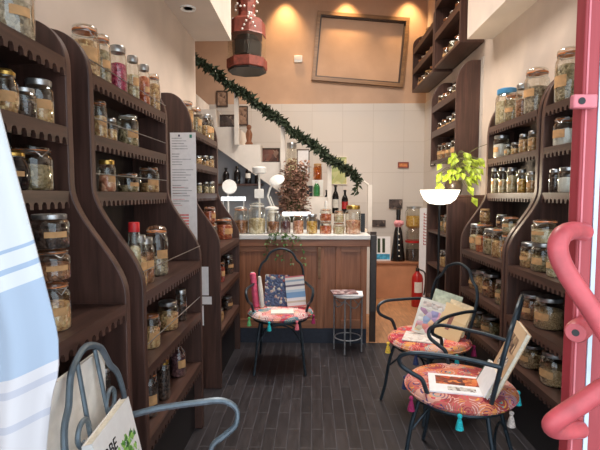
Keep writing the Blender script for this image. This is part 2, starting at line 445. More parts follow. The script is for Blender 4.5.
hung('wall_cabinet', 'dark wood cabinet hung high beside the tilted empty picture frame', 5.45, 6.55, 2.98, 3.78, [3.26, 3.54])

# ------------------------------------------------------------------ jars
CW = {'tan':'tan contents','brown':'brown contents','green':'green herbs','grey':'grey contents','pink':'pink contents','rose':'pale pink contents','orange':'orange contents',
 'red':'red contents','cream':'cream contents','dark':'dark contents','black':'black contents','purple':'purple contents','white':'white contents','yellow':'yellow contents','grain':'pale grain'}
def glass_jar(kind, x, y, z, r, h, cont, label, group, ang=0, fill=.66, tagged=True, detail=True, tagmat='tag', glass='glass'):
    nm = {'bottle':'glass_bottle', 'pot':'pot_jar'}.get(kind, 'spice_jar')
    t = thing(nm, label, 'bottle' if kind == 'bottle' else 'jar', (x, y, z), ang, group)
    n = 20 if r > .03 else 14
    e = r*.06
    if kind == 'clip':
        pr = [(r*.86, 0), (r*.97, .02*h), (r, .06*h), (r, .66*h), (r*.95, .74*h), (r*.82, .80*h), (r*.80, .86*h)]; top = .86
    elif kind == 'pot':
        pr = [(r*.7, 0), (r*.86, .05*h), (r, .28*h), (r, .5*h), (r*.9, .68*h), (r*.7, .8*h), (r*.7, .86*h)]; top = .86
    elif kind == 'glass':
        pr = [(r*.9, 0), (r, .04*h), (r, .74*h), (r*.93, .80*h), (r*.80, .84*h), (r*.82, .88*h)]; top = .88
    elif kind == 'bottle':
        pr = [(r*.9, 0), (r, .03*h), (r, .55*h), (r*.85, .64*h), (r*.42, .76*h), (r*.36, .90*h)]; top = .90
    else:
        pr = [(r*.9, 0), (r, .04*h), (r, .72*h), (r*.93, .80*h), (r*.8, .85*h), (r*.8, .87*h)]; top = .87
    MB().lathe(pr, n).build('glass_body', M[glass], t, angle=60)
    # contents: heaped slightly in the middle
    hf = top*h*fill
    def rad(zz):
        for (ra, za), (rb, zb) in zip(pr, pr[1:]):
            if za <= zz <= zb: return ra+(rb-ra)*(zz-za)/max(1e-6, zb-za)
        return pr[-1][0]
    cp = [(rad(.02*h)*.9, .012*h)]+[(rad(q*hf)*.93, q*hf) for q in (.1, .3, .5, .7, .85)]+[(rad(hf)*.9, hf*.97), (rad(hf)*.45, hf*1.03), (0.0001, hf*1.05)]
    MB().lathe(cp, n).build('contents', C[cont], t, angle=60)
    k0, k1 = top*h, h
    if kind in ('clip', 'glass'):
        MB().lathe([(r*.84, k0), (r*.88, k0+.25*(k1-k0)), (r*.86, k0+.5*(k1-k0)), (r*.6, k0+.8*(k1-k0)), (.0001, k1)], n).build('glass_lid', M[glass], t, angle=50)
        MB().lathe([(r*.80, k0-.006*h), (r*.86, k0-.006*h), (r*.86, k0+.018*h), (r*.80, k0+.018*h)], n).build('rubber_seal', M['seal' if kind == 'clip' else 'white_plastic'], t)
        if kind == 'clip' and detail:
            w = max(.0014, r*.03)
            MB().tube([(r*.3, -r*.82, k0+.03*h), (r*.95, -r*.3, k0-.02*h), (r*1.03, 0, k0-.14*h), (r*.95, r*.3, k0-.02*h), (r*.3, r*.82, k0+.03*h)], w, 6).tube(
                [(r*.85*math.cos(a), r*.85*math.sin(a), k0-.03*h) for a in [2*PI*i/16 for i in range(16)]], w, 5, True).build('wire_clip', M['steel'], t)
    elif kind == 'pot':
        MB().lathe([(r*.74, k0), (r*.76, k0+.5*(k1-k0)), (r*.5, k1), (.0001, k1)], n).build('lid', M['gold'], t)
        w = r*.035
        MB().tube([(r*.72*math.cos(a), r*.72*math.sin(a), k0-.02*h) for a in [2*PI*i/16 for i in range(16)]], w, 5, True).build('wire_ring', M['steel'], t)
    else:
        lm = {'screw':'silver', 'gold':'gold', 'black':'blacklid', 'red':'redlid', 'blue':'bluelid', 'cork':'cork', 'bottle':'blacklid'}[kind]
        lr = r*(.45 if kind == 'bottle' else .86)
        MB().lathe([(lr, k0-.01*h), (lr*1.02, k0+.2*(k1-k0)), (lr*1.02, k1-.15*(k1-k0)), (lr*.95, k1), (.0001, k1)], n).build('lid', M[lm], t)
    if tagged and r > .028 and random.random() < .8:
        z0, z1 = h*(.30+random.uniform(-.06, .06)), h*(.48+random.uniform(-.03, .05))
        MB().lathe([(r*1.012, z0), (r*1.03, z0), (r*1.03, z1), (r*1.012, z1), (r*1.012, z0)], 8, a0=-.62+random.uniform(-.25, .25), a1=.35+random.uniform(-.1, .2)).build('paper_tag', M[tagmat], t)
    return t

ORD = ['nearest', 'second nearest', 'third nearest', 'fourth nearest', 'fifth nearest', 'sixth nearest', 'seventh nearest']
SH = {1:'top shelf', 2:'second shelf', 3:'third shelf', 4:'fourth shelf', 5:'fifth shelf', 6:'lowest shelf'}
UN = {'A':'left unit beside the cloth', 'B':'left unit with wire rails', 'C':'left unit with paper lists', 'R':'right unit behind the door', 'S':'right unit by the plant'}
KD = {'clip':'clip-top jar', 'screw':'tin-lidded jar', 'gold':'gold-lidded jar', 'pot':'gold-lidded pot jar', 'glass':'glass-lidded jar', 'bottle':'slim bottle', 'red':'red-lidded jar', 'blue':'blue-lidded jar', 'cork':'cork-lidded jar'}
JARS = [
 ('A', 1, -0.975, 1.452, 2.0, 0.063, 0.216, 'clip', 'grey', 0),
 ('A', 2, -0.951, 1.363, 1.75, 0.039, 0.137, 'pot', 'tan', 0),
 ('A', 2, -0.95, 1.45, 1.75, 0.038, 0.099, 'screw', 'dark', 0),
 ('A', 2, -0.96, 1.548, 1.75, 0.048, 0.151, 'screw', 'tan', 0),
 ('A', 3, -0.964, 1.395, 1.515, 0.052, 0.127, 'pot', 'black', 0),
 ('A', 3, -0.983, 1.525, 1.515, 0.071, 0.16, 'clip', 'green', 0),
 ('A', 4, -0.792, 1.304, 1.09, 0.052, 0.155, 'clip', 'tan', 0),
 ('A', 4, -0.792, 1.304, 1.245, 0.055, 0.095, 'clip', 'brown', 1),
 ('A', 4, -0.792, 1.304, 1.34, 0.055, 0.103, 'screw', 'dark', 1),
 ('A', 5, -0.761, 1.557, 0.76, 0.021, 0.107, 'screw', 'dark', 0),
 ('B', 1, -0.97, 1.902, 2.0, 0.058, 0.225, 'clip', 'tan', 0),
 ('B', 1, -0.951, 2.011, 2.0, 0.039, 0.225, 'clip', 'green', 0),
 ('B', 1, -0.954, 2.184, 2.0, 0.042, 0.225, 'screw', 'pink', 0),
 ('B', 1, -0.943, 2.338, 2.0, 0.031, 0.225, 'screw', 'cream', 0),
 ('B', 1, -0.945, 2.495, 2.0, 0.033, 0.225, 'screw', 'orange', 0),
 ('B', 1, -0.947, 2.659, 2.0, 0.035, 0.225, 'clip', 'tan', 0),
 ('B', 2, -0.943, 1.958, 1.75, 0.031, 0.175, 'clip', 'tan', 0),
 ('B', 2, -0.939, 2.056, 1.75, 0.027, 0.105, 'screw', 'tan', 0),
 ('B', 2, -0.965, 2.31, 1.75, 0.053, 0.175, 'glass', 'green', 0),
 ('B', 3, -0.951, 2.027, 1.515, 0.039, 0.146, 'gold', 'rose', 0),
 ('B', 3, -0.967, 2.298, 1.515, 0.055, 0.105, 'clip', 'green', 0),
 ('B', 3, -0.972, 2.611, 1.515, 0.06, 0.16, 'clip', 'tan', 0),
 ('B', 4, -0.767, 1.871, 1.09, 0.027, 0.293, 'red', 'cream', 0),
 ('B', 4, -0.774, 1.939, 1.09, 0.034, 0.232, 'screw', 'tan', 0),
 ('B', 4, -0.786, 2.027, 1.09, 0.046, 0.213, 'screw', 'brown', 0),
 ('B', 4, -0.797, 2.229, 1.09, 0.057, 0.258, 'clip', 'grey', 0),
 ('B', 5, -0.79, 2.09, 0.76, 0.05, 0.175, 'clip', 'tan', 0),
 ('B', 5, -0.797, 2.379, 0.76, 0.057, 0.156, 'screw', 'tan', 0),
 ('B', 5, -0.774, 2.547, 0.76, 0.034, 0.184, 'screw', 'dark', 0),
 ('B', 6, -0.784, 2.04, 0.44, 0.044, 0.23, 'clip', 'dark', 0),
 ('B', 6, -0.776, 2.217, 0.44, 0.036, 0.214, 'gold', 'dark', 0),
 ('B', 6, -0.787, 2.511, 0.44, 0.047, 0.221, 'bottle', 'purple', 0),
 ('C', 1, -0.973, 3.415, 2.0, 0.061, 0.225, 'clip', 'tan', 0),
 ('C', 1, -0.961, 3.667, 2.0, 0.049, 0.225, 'clip', 'green', 0),
 ('C', 1, -0.965, 4.027, 2.0, 0.053, 0.225, 'screw', 'tan', 0),
 ('C', 1, -0.942, 4.116, 2.0, 0.03, 0.225, 'screw', 'cream', 0),
 ('C', 2, -0.947, 3.657, 1.75, 0.035, 0.074, 'screw', 'tan', 0),
 ('C', 2, -0.945, 3.888, 1.75, 0.033, 0.095, 'screw', 'tan', 0),
 ('C', 2, -0.947, 4.111, 1.75, 0.035, 0.11, 'screw', 'tan', 0),
 ('C', 3, -0.938, 3.642, 1.515, 0.026, 0.084, 'screw', 'cream', 0),
 ('C', 3, -0.935, 3.872, 1.515, 0.023, 0.099, 'screw', 'cream', 0),
 ('C', 3, -0.937, 4.062, 1.515, 0.025, 0.105, 'screw', 'cream', 0),
 ('C', 3, -0.938, 4.12, 1.515, 0.026, 0.112, 'screw', 'cream', 0),
 ('C', 4, -0.799, 3.413, 1.09, 0.059, 0.202, 'clip', 'green', 0),
 ('C', 4, -0.799, 3.413, 1.292, 0.048, 0.123, 'clip', 'orange', 1),
 ('C', 4, -0.823, 4.063, 1.09, 0.083, 0.203, 'clip', 'orange', 0),
 ('C', 5, -0.785, 3.702, 0.76, 0.045, 0.185, 'clip', 'red', 0),
 ('C', 5, -0.79, 4.096, 0.76, 0.05, 0.176, 'screw', 'dark', 0),
 ('C', 6, -0.784, 3.634, 0.44, 0.044, 0.11, 'screw', 'tan', 0),
 ('C', 6, -0.794, 4.036, 0.44, 0.054, 0.115, 'screw', 'dark', 0),
 ('R', 1, 1.559, 2.784, 2.06, 0.072, 0.34, 'clip', 'green', 0),
 ('R', 2, 1.563, 2.78, 1.8, 0.076, 0.185, 'clip', 'white', 0),
 ('R', 3, 1.528, 2.815, 1.515, 0.041, 0.147, 'screw', 'dark', 0),
 ('R', 3, 1.546, 2.708, 1.515, 0.059, 0.152, 'screw', 'white', 0),
 ('R', 4, 1.377, 2.794, 1.045, 0.062, 0.158, 'screw', 'tan', 0),
 ('R', 4, 1.387, 2.651, 1.045, 0.072, 0.173, 'screw', 'green', 0),
 ('R', 4, 1.368, 2.475, 1.045, 0.053, 0.157, 'screw', 'cream', 0),
 ('R', 4, 1.387, 2.651, 1.218, 0.075, 0.141, 'clip', 'cream', 1),
 ('R', 5, 1.392, 2.779, 0.72, 0.077, 0.163, 'screw', 'brown', 0),
 ('R', 5, 1.398, 2.592, 0.72, 0.083, 0.185, 'screw', 'grain', 0),
 ('R', 6, 1.397, 2.765, 0.42, 0.082, 0.144, 'screw', 'grain', 0),
 ('R', 6, 1.389, 2.498, 0.42, 0.074, 0.189, 'screw', 'grain', 0),
 ('S', 1, 1.572, 3.661, 2.06, 0.085, 0.292, 'blue', 'cream', 0),
 ('S', 1, 1.556, 3.5, 2.06, 0.069, 0.229, 'clip', 'green', 0),
 ('S', 1, 1.535, 3.309, 2.06, 0.048, 0.243, 'screw', 'brown', 0),
 ('S', 1, 1.568, 3.176, 2.06, 0.081, 0.33, 'clip', 'grey', 0),
 ('S', 2, 1.55, 3.683, 1.8, 0.063, 0.185, 'screw', 'white', 0),
 ('S', 2, 1.516, 3.48, 1.8, 0.029, 0.088, 'screw', 'cream', 0),
 ('S', 2, 1.515, 3.361, 1.8, 0.028, 0.09, 'screw', 'tan', 0),
 ('S', 2, 1.522, 3.237, 1.8, 0.035, 0.134, 'screw', 'tan', 0),
 ('S', 2, 1.521, 3.105, 1.8, 0.034, 0.138, 'screw', 'tan', 0),
 ('S', 3, 1.518, 3.712, 1.515, 0.031, 0.21, 'screw', 'cream', 0),
 ('S', 3, 1.521, 3.566, 1.515, 0.034, 0.204, 'screw', 'cream', 0),
 ('S', 3, 1.524, 3.413, 1.515, 0.037, 0.194, 'screw', 'cream', 0),
 ('S', 3, 1.518, 3.24, 1.515, 0.031, 0.169, 'screw', 'yellow', 0),
 ('S', 3, 1.521, 3.099, 1.515, 0.034, 0.147, 'screw', 'tan', 0),
 ('S', 4, 1.374, 3.687, 1.045, 0.059, 0.217, 'screw', 'cream', 0),
 ('S', 4, 1.382, 3.553, 1.045, 0.067, 0.246, 'clip', 'orange', 0),
 ('S', 4, 1.397, 3.396, 1.045, 0.082, 0.2, 'screw', 'green', 0),
 ('S', 4, 1.382, 3.24, 1.045, 0.067, 0.229, 'clip', 'tan', 0),
 ('S', 4, 1.377, 3.081, 1.045, 0.062, 0.196, 'clip', 'brown', 0),
 ('S', 4, 1.382, 3.553, 1.291, 0.04, 0.098, 'cork', 'tan', 1),
 ('S', 4, 1.382, 3.24, 1.274, 0.038, 0.084, 'screw', 'dark', 1),
 ('S', 4, 1.377, 3.081, 1.241, 0.057, 0.114, 'clip', 'cream', 1),
 ('S', 5, 1.383, 3.678, 0.72, 0.068, 0.151, 'screw', 'tan', 0),
 ('S', 5, 1.378, 3.539, 0.72, 0.063, 0.178, 'screw', 'tan', 0),
 ('S', 5, 1.379, 3.385, 0.72, 0.064, 0.18, 'screw', 'brown', 0),
 ('S', 5, 1.37, 3.152, 0.72, 0.055, 0.178, 'screw', 'green', 0),
 ('S', 6, 1.383, 3.613, 0.42, 0.068, 0.136, 'screw', 'green', 0),
 ('S', 6, 1.392, 3.393, 0.42, 0.077, 0.147, 'screw', 'green', 0),
]
from collections import defaultdict
rows = defaultdict(list)
for j in JARS: rows[(j[0], j[1])].append(j)
for (u, s), L in rows.items():
    base = sorted([j for j in L if not j[9]], key=lambda j: j[3])
    for j in L:
        u_, s_, x, y, z, r, h, kind, cont, st = j
        if st:
            below = sum(1 for q in L if abs(q[3]-y) < 1e-4 and abs(q[2]-x) < 1e-4 and q[4] < z)
            many = sum(1 for q in L if q[9] and abs(q[3]-y) < 1e-4) > 1
            lab = f"{KD[kind]}, {CW[cont]}, {'middle' if many and below == 1 else 'top'} of the stack, {SH[s]}, {UN[u]}"
        elif len(base) == 1:
            lab = f"{KD[kind]} of {CW[cont]}, {'under the stack' if any(q[9] for q in L) else 'alone'}, {SH[s]}, {UN[u]}"
        else:
            lab = f"{KD[kind]}, {CW[cont]}, {ORD[base.index(j)]}, {SH[s]}, {UN[u]}"
        ang = -.55 if u in 'ABC' else PI+.55
        glass_jar(kind, x, y, z, r, h, cont, lab, 'spice jars on the wall shelves', ang, glass='glass_dark' if cont == 'black' else 'glass', fill=random.uniform(.58, .82) if not (u == 'B' and s in (3, 4) and kind == 'clip') else .4)

# small jars in the far cabinets
def small_row(ys, x, z, r, h, where, conts, kinds=('screw',)):
    for i, y in enumerate(ys):
        c = conts[i % len(conts)]; k = kinds[i % len(kinds)]
        glass_jar(k, x, y, z, r*random.uniform(.92, 1.05), h*random.uniform(.88, 1.06), c, f"small {KD[k]}, {CW[c]}, {ORD[i]}, {where}", 'small jars in the far cabinets', PI+.6, detail=False)
for z, nm in ((2.52, 'top'), (2.22, 'middle'), (1.908, 'bottom')):
    small_row([4.68, 4.86, 5.04, 5.22, 5.38], 1.555, z, .055, .17 if nm != 'bottom' else .2, f"{nm} shelf, cabinet above the plant", ['tan', 'cream', 'grain', 'brown', 'tan'], ('clip', 'glass', 'screw'))
for z, nm in ((3.028, 'lowest'), (3.36, 'second lowest'), (3.72, 'third lowest')):
    small_row([4.62, 4.82, 5.02, 5.24], 1.555, z, .055, .17, f"{nm} shelf, nearer high cabinet", ['tan', 'brown', 'cream', 'grain'], ('glass', 'clip'))
for z, nm in ((3.54, 'top'), (3.26, 'middle'), (3.008, 'bottom')):
    small_row([5.6, 5.82, 6.04, 6.26, 6.42], 1.555, z, .055, .16, f"{nm} shelf, high cabinet beside picture frame", ['cream', 'tan', 'grain', 'brown', 'tan'], ('glass', 'clip', 'cork'))
small_row([4.33, 4.50, 4.70], 1.40, 1.12, .06, .2, "upper shelf, low cabinet behind the lamp", ['cream', 'tan', 'green'], ('clip', 'screw'))
small_row([4.35, 4.56], 1.38, .76, .055, .17, "second shelf, low cabinet behind the lamp", ['grey', 'tan'])
# ------------------------------------------------------------------ counter
t = thing('shop_counter', 'panelled brown wooden shop counter with white slab edge', 'counter', (0, 4.38, 0))
x0, x1 = -.86, .55
MB().box(x0, x1, .02, .62, .15, .985).build('body', M['oak_z'], t, smooth=False)
MB().box(x0, x1+.03, -.015, .64, .985, 1.058).build('top_rail', M['oak_x'], t, bevel=.006)
MB().box(x0, x1+.03, -.03, .66, 1.058, 1.104).build('stone_top', M['marble'], t, bevel=.005)
MB().box(x0, x1, 0.0, .6, 0, .15).build('plinth', plain('blue grey plinth', (38, 44, 58), .6), t, smooth=False)
for a, b in ((-.86, -.80), (-.36, -.28), (.05, .12), (.24, .29), (.49, .55)):
    MB().box(a, b, .0, .02, .15, .985).build('stile', M['oak_z'], t, bevel=.004)
for a, b in ((-.80, -.36), (-.28, .05), (.29, .49)):
    for z0, z1 in ((.15, .24), (.93, .985)):
        MB().box(a, b, .004, .02, z0, z1).build('panel_rail', M['oak_x'], t, bevel=.003)
c = MB()
c.prism([(-.03, .98), (-.03, .90), (-.015, .86), (-.024, .80), (-.008, .74), (-.018, .70), (-.004, .66), (0, .66), (0, .98)], 'X', .062, .088)
c.build('carved_bracket', M['gilt'], t)
# dark gate at the counter's end
t = thing('counter_gate', 'narrow dark grey gate panel at the right end of the counter', 'gate', (.60, 4.40, 0))
MB().box(-.012, .05, 0, .03, .32, 1.10).build('panel', plain('dark grey gate', (62, 58, 58), .5), t, bevel=.006)
MB().box(-.012, .05, .0305, .06, 0, 1.13).build('post', M['dark_frame'], t, smooth=False)

# counter jars: (x, width, height, kind, contents)
ZT = 1.105
CJ = [(-.73, .075, .28, 'clip', 'brown', 'wide clip-top jar of brown chunks at the left end of the counter'),
 (-.565, .088, .32, 'glass', 'cream', 'tall wide jar of yellowish flakes left on the counter'),
 (-.40, .066, .25, 'glass', 'brown', 'wide jar of reddish brown pieces on the counter, below the angled lamp'),
 (-.27, .052, .20, 'glass', 'purple', 'jar of purplish brown pieces on the counter under the white tube'),
 (-.14, .056, .21, 'clip', 'rose', 'jar of pale pinkish rings on the counter behind the round chair'),
 (.0, .058, .20, 'screw', 'yellow', 'jar of golden yellow contents at the middle of the counter'),
 (.14, .062, .13, 'clip', 'orange', 'squat clip-top jar of orange pieces, bottom of the counter stack'),
 (.275, .060, .12, 'clip', 'cream', 'squat clip-top jar of cream pieces under the white-topped jar'),
 (.42, .080, .29, 'gold', 'rose', 'big gold-lidded jar of pinkish brown nuts at the right counter end')]
for x, r, h, k, c_, lab in CJ:
    glass_jar(k, x, 4.50, ZT, r, h, c_, lab, 'glass jars along the counter', -PI/2, fill=.55 if h > .22 else .72, tagged=(k == 'gold'))
glass_jar('clip', .14, 4.50, ZT+.13, .060, .13, 'orange', 'squat clip-top jar of reddish pieces, top of the counter stack', 'glass jars along the counter', -PI/2, tagged=False)
glass_jar('clip', .275, 4.50, ZT+.12, .052, .12, 'cream', 'small jar stacked on the cream squat jar of the counter', 'glass jars along the counter', -PI/2, tagged=False)
# second row on the counter
t = thing('spray_bottle', 'small bottle with white cap behind the counter jar stack', 'bottle', (.15, 4.70, ZT))
MB().lathe([(.03, 0), (.032, .02), (.032, .2), (.014, .25), (.014, .28)], 14).build('body', M['white_plastic'], t)
MB().lathe([(.017, .28), (.017, .33), (.0001, .335)], 12).build('cap', M['white_plastic'], t)
tag(MB().box(.50, .56, 4.66, 4.68, ZT, ZT+.2).build('dark_card', M['black']), 'small black card standing at the right end of the counter', 'card')

# trailing ivy over the counter front
t = thing('trailing_ivy', 'small ivy trailing down the counter front behind the round chair', 'plant', (-.34, 4.33, 1.0))
st, lf = MB(), MB()
for k in range(5):
    x = -.10+k*.085; p = [(.0+.02*k-.04, .0, .13), (x*.7, -.015, .10), (x, -.03, .02), (x+.03*random.uniform(-1, 1), -.03, -.10-.10*random.random())]
    pp = smooth_path(p, 6); st.tube(pp, .002, 5)
    for q in pp[2::2]:
        for _ in range(2):
            d = Vector((random.uniform(-1, 1), random.uniform(-.7, 0), random.uniform(-.8, .2)))
            lf.leaf(q, d, (0, 0, 1), .04*random.uniform(.7, 1.2), .03)
st.build('stem', M['stem'], t); lf.build('leaves', M['ivy'], t, smooth=False)

# desk lamps behind the jars
t = thing('desk_lamp', 'white desk lamp with upright round head at the left of the counter', 'lamp', (-.93, 4.86, ZT))
MB().lathe([(.07, 0), (.07, .015), (.02, .03)], 20).build('base', M['white_plastic'], t)
MB().tube([(0, 0, .02), (0, 0, .41)], .012, 10).build('stem', M['white_plastic'], t)
hd = MB(); hd.lathe([(.0001, -.012), (.078, -.012), (.083, 0), (.078, .012), (.0001, .012)], 28); o = hd.build('lamp_head', M['white_plastic'], t, loc=(.02, -.02, .485)); o.rotation_euler = (PI/2-.2, 0, .3)
t = thing('desk_lamp', 'white T-shaped lamp on a thin pole behind the tall counter jar', 'lamp', (-.575, 4.80, ZT))
MB().lathe([(.06, 0), (.06, .012), (.02, .02)], 20).build('base', M['white_plastic'], t)
MB().tube([(0, 0, .012), (0, 0, .66)], .012, 10).build('pole', M['white_plastic'], t)
MB().lathe([(.02, .62), (.07, .63), (.075, .645), (.075, .69), (.065, .70), (.0001, .70)], 24).build('lamp_head', M['white_plastic'], t)
MB().box(-.05, .05, -.035, -.013, .36, .46).build('square_plate', M['white_plastic'], t, bevel=.004)
t = thing('desk_lamp', 'white angled desk lamp with tilted oval head on the counter', 'lamp', (-.44, 4.82, ZT))
MB().lathe([(.075, .24), (.075, .258), (.03, .275)], 20).lathe([(.03, 0), (.03, .24)], 14).build('base', M['white_plastic'], t)
MB().tube([(0, 0, .26), (-.045, 0, .38), (-.02, 0, .47), (.03, 0, .535)], .011, 8).tube([(.025, 0, .27), (-.02, 0, .38)], .007, 8).build('arm', M['white_plastic'], t)
hd = MB(); hd.lathe([(.0001, .016), (.06, .012), (.085, -.008), (.08, -.016), (.0001, -.016)], 28); o = hd.build('lamp_head', M['white_plastic'], t, loc=(.055, -.01, .565)); o.rotation_euler = (.75, -.25, 0)
for nm, xc, z, L, lab in (('light_tube', -.835, .335, .26, 'lit white tube on thin posts above the left counter jars'), ('light_tube', -.165, .175, .30, 'lit white tube above the counter jars beside the angled lamp')):
    t = thing(nm, lab, 'light', (xc, 4.66, ZT))
    MB().box(-L/2, L/2, -.012, .012, z, z+.04).build('lit_tube', M['tube'], t, bevel=.006)
    for s in (-1, 1): MB().tube([(s*(L/2-.02), 0, 0), (s*(L/2-.02), 0, z)], .005, 8).build('post', M['white_plastic'], t)

# ------------------------------------------------------------------ staircase
SY0, SY1 = 5.5, 6.35
run, rise = .276, .217
bl = lambda x: 1.375+.704*(-.175-x)
t = thing('staircase', 'white staircase climbing to the left behind the counter', 'staircase', (0, SY0, 0))
treads = [(-1.193+run*k, 2.342-rise*k) for k in range(-4, 7)]
top = []
for x, z in treads: top += [(x, z), (x+run, z)]
xe, xs = top[-1][0], top[0][0]
poly = top+[(xe, 0), (.30, 0), (.30, bl(.30)), (xs, bl(xs))]
MB().prism(poly, 'Y', .03, SY1-SY0).build('flight', M['stairwhite'], t, smooth=False)
MB().prism(poly, 'Y', 0, .0299).build('stringer', M['stairwhite'], t, smooth=False)
rl = lambda x: 1.686+.734*(.619-x)
MB().tube([(.70, .02, rl(.70)), (-2.2, .02, rl(-2.2))], .014, 8).build('handrail', M['stairwhite'], t)
for x, zb in ((-.93, 2.12), (-.36, 1.686), (.215, 1.26), (.715, 1.04)):
    MB().box(x-.026, x+.026, -.05, -.001, zb if zb else .0, rl(x)+.01).build('baluster', M['stairwhite'], t, smooth=False)
# walls under the stairs
struct(MB().prism([(-2.54, 0), (.295, 0), (.295, bl(.295)-.005), (-2.297, bl(-2.297)-.005), (-2.54, bl(-2.297)-.005)], 'Y', SY0+.12, SY0+.16).build('wall_under_stairs', M['greywall'], smooth=False))

# bottles on a ledge under the stairs
tag(MB().box(-1.35, -.62, SY0-.06, SY0+.118, 1.615, 1.64).build('wall_ledge', M['wood_y']), 'narrow dark ledge carrying black bottles under the stairs', 'ledge')
for i, (x, hh) in enumerate(((-1.08, .20), (-.94, .22), (-.80, .235), (-.68, .16))):
    t = thing('dark_bottle', ['black bottle at the left end of the ledge under the stairs', 'black bottle second on the ledge under the stairs', 'black bottle with pale label on the ledge under the stairs', 'shortest black bottle at the right end of the under-stair ledge'][i], 'bottle', (x, SY0+.03, 1.641), 0, 'black bottles under the stairs')
    MB().lathe([(.038, 0), (.04, .01), (.04, hh*.6), (.03, hh*.72), (.016, hh*.8), (.016, hh*.95)], 14).build('body', M['glass_dark'], t)
    MB().lathe([(.02, hh*.93), (.02, hh), (.0001, hh)], 12).build('cap', M['blacklid'], t)
    if i == 2: MB().lathe([(.0405, hh*.3), (.042, hh*.3), (.042, hh*.55), (.0405, hh*.55), (.0405, hh*.3)], 10, a0=-2.4, a1=-.7).build('paper_tag', M['white_tag'], t)

# things on the steps
def framed(name, label, x, y, z, w, h, pic, tilt=0, fr='dark_frame', b=.018, rz=0, group=None):
    t = thing(name, label, 'picture', (x, y, z), rz, group); t.rotation_euler = (-tilt, 0, rz)
    f = MB()
    f.box(-w/2, w/2, -.01, .01, 0, b).box(-w/2, w/2, -.01, .01, h-b, h).box(-w/2, -w/2+b, -.01, .01, b, h-b).box(w/2-b, w/2, -.01, .01, b, h-b)
    f.build('frame', M[fr], t, smooth=False)
    if pic: MB().box(-w/2+b, w/2-b, -.004, .008, b, h-b).build('picture_sheet', pic, t, smooth=False)
    return t
pic1 = chunks('old reddish picture', [(60, 40, 38), (130, 84, 70), (92, 58, 52), (170, 140, 120)], 16)
pic2 = chunks('dark photograph', [(40, 36, 38), (90, 78, 74), (60, 50, 50), (150, 132, 120)], 20)
pic3 = chunks('faded yellow green poster', [(196, 190, 130), (160, 176, 120), (214, 206, 160)], 9)
pic4 = chunks('brown sepia print', [(120, 92, 74), (160, 130, 108), (96, 72, 60)], 22)
framed('framed_picture', 'small dark framed picture leaning on the higher visible stair step', -1.09, SY0+.22, 2.346, .25, .19, pic2, .12)
framed('framed_picture', 'dark framed reddish picture leaning on the third visible stair step', -.56, SY0+.2, 1.914, .29, .19, pic1, .12)
framed('framed_picture', 'small brown framed portrait hung high on the wall beside the garland', -1.36, YB-.024, 2.83, .17, .24, pic4)
framed('framed_picture', 'narrow brown framed print on the wall below the garland', -1.05, YB-.024, 2.55, .16, .29, pic4)
framed('framed_picture', 'thin black framed pale sheet on the wall behind the dried flowers', -.135, YB-.024, 1.80, .19, .39, M['paper'], b=.014)
framed('poster_board', 'faded yellow green poster behind the lower stair rail', .41, YB-.024, 1.66, .24, .42, pic3, fr='stairwhite', b=.008)
t = thing('wooden_figurine', 'brown carved figurine standing on the second visible stair step', 'figurine', (-.80, SY0+.12, 2.131))
MB().lathe([(.045, 0), (.05, .02), (.03, .05), (.04, .10), (.045, .14), (.028, .18), (.02, .20)], 14).build('body', M['oak_z'], t)
MB().ball((0, 0, .225), .032).build('head', M['oak_z'], t)
t = glass_jar('screw', -.275, SY0+.5, 1.70, .075, .50, 'cream', 'tall pale jar on the stair step behind the dried flowers', 'things on the stair steps', -PI/2, tagged=False)
tag(MB().box(.0, .15, SY0+.42, SY0+.54, 1.483, 1.70).build('riser_box', M['white_plastic'], bevel=.004), 'pale box on the stair step holding up the amber jar', 'box')
glass_jar('cork', .075, SY0+.48, 1.701, .06, .22, 'yellow', 'amber brown jar raised on a pale box on the stairs', 'things on the stair steps', -PI/2, tagged=False, glass='glass_amber')
t = thing('green_bottle', 'green glass bottle on the stair step before the pale box', 'bottle', (.06, SY0+.2, 1.482))
MB().lathe([(.04, 0), (.044, .01), (.044, .12), (.03, .15), (.016, .17)], 16).build('glass_body', M['glass_green'], t)
MB().lathe([(.018, .168), (.018, .2), (.0001, .2)], 12).build('cap', M['white_plastic'], t)
tag(MB().box(-.075, .01, SY0+.19, SY0+.24, 1.482, 1.62).build('black_box', M['black'], bevel=.004), 'small black box on the stair step beside the green bottle', 'box')
for i, (x, lab) in enumerate(((.19, 'slim dark bottle with red label right of the green stair bottle'), (.30, 'dark bottle with black stopper in front of the yellow poster'), (.42, 'red labelled bottle at the lower end of the stairs'))):
    t = thing('dark_bottle', lab, 'bottle', (x, SY0+.15, 1.265), 0, 'bottles on the lower stair step')
    hh = (.30, .36, .30)[i]
    MB().lathe([(.04, 0), (.042, .01), (.042, hh*.6), (.03, hh*.72), (.015, hh*.8), (.015, hh*.95)], 14).build('body', M['glass_dark'], t)
    MB().lathe([(.019, hh*.93), (.019, hh), (.0001, hh)], 12).build('cap', M['blacklid'], t)
    MB().lathe([(.0425, hh*.2), (.044, hh*.2), (.044, hh*.5), (.0425, hh*.5), (.0425, hh*.2)], 10, a0=-2.6, a1=-.5).build('paper_tag', M[('extinguisher', 'white_tag', 'extinguisher')[i]], t)

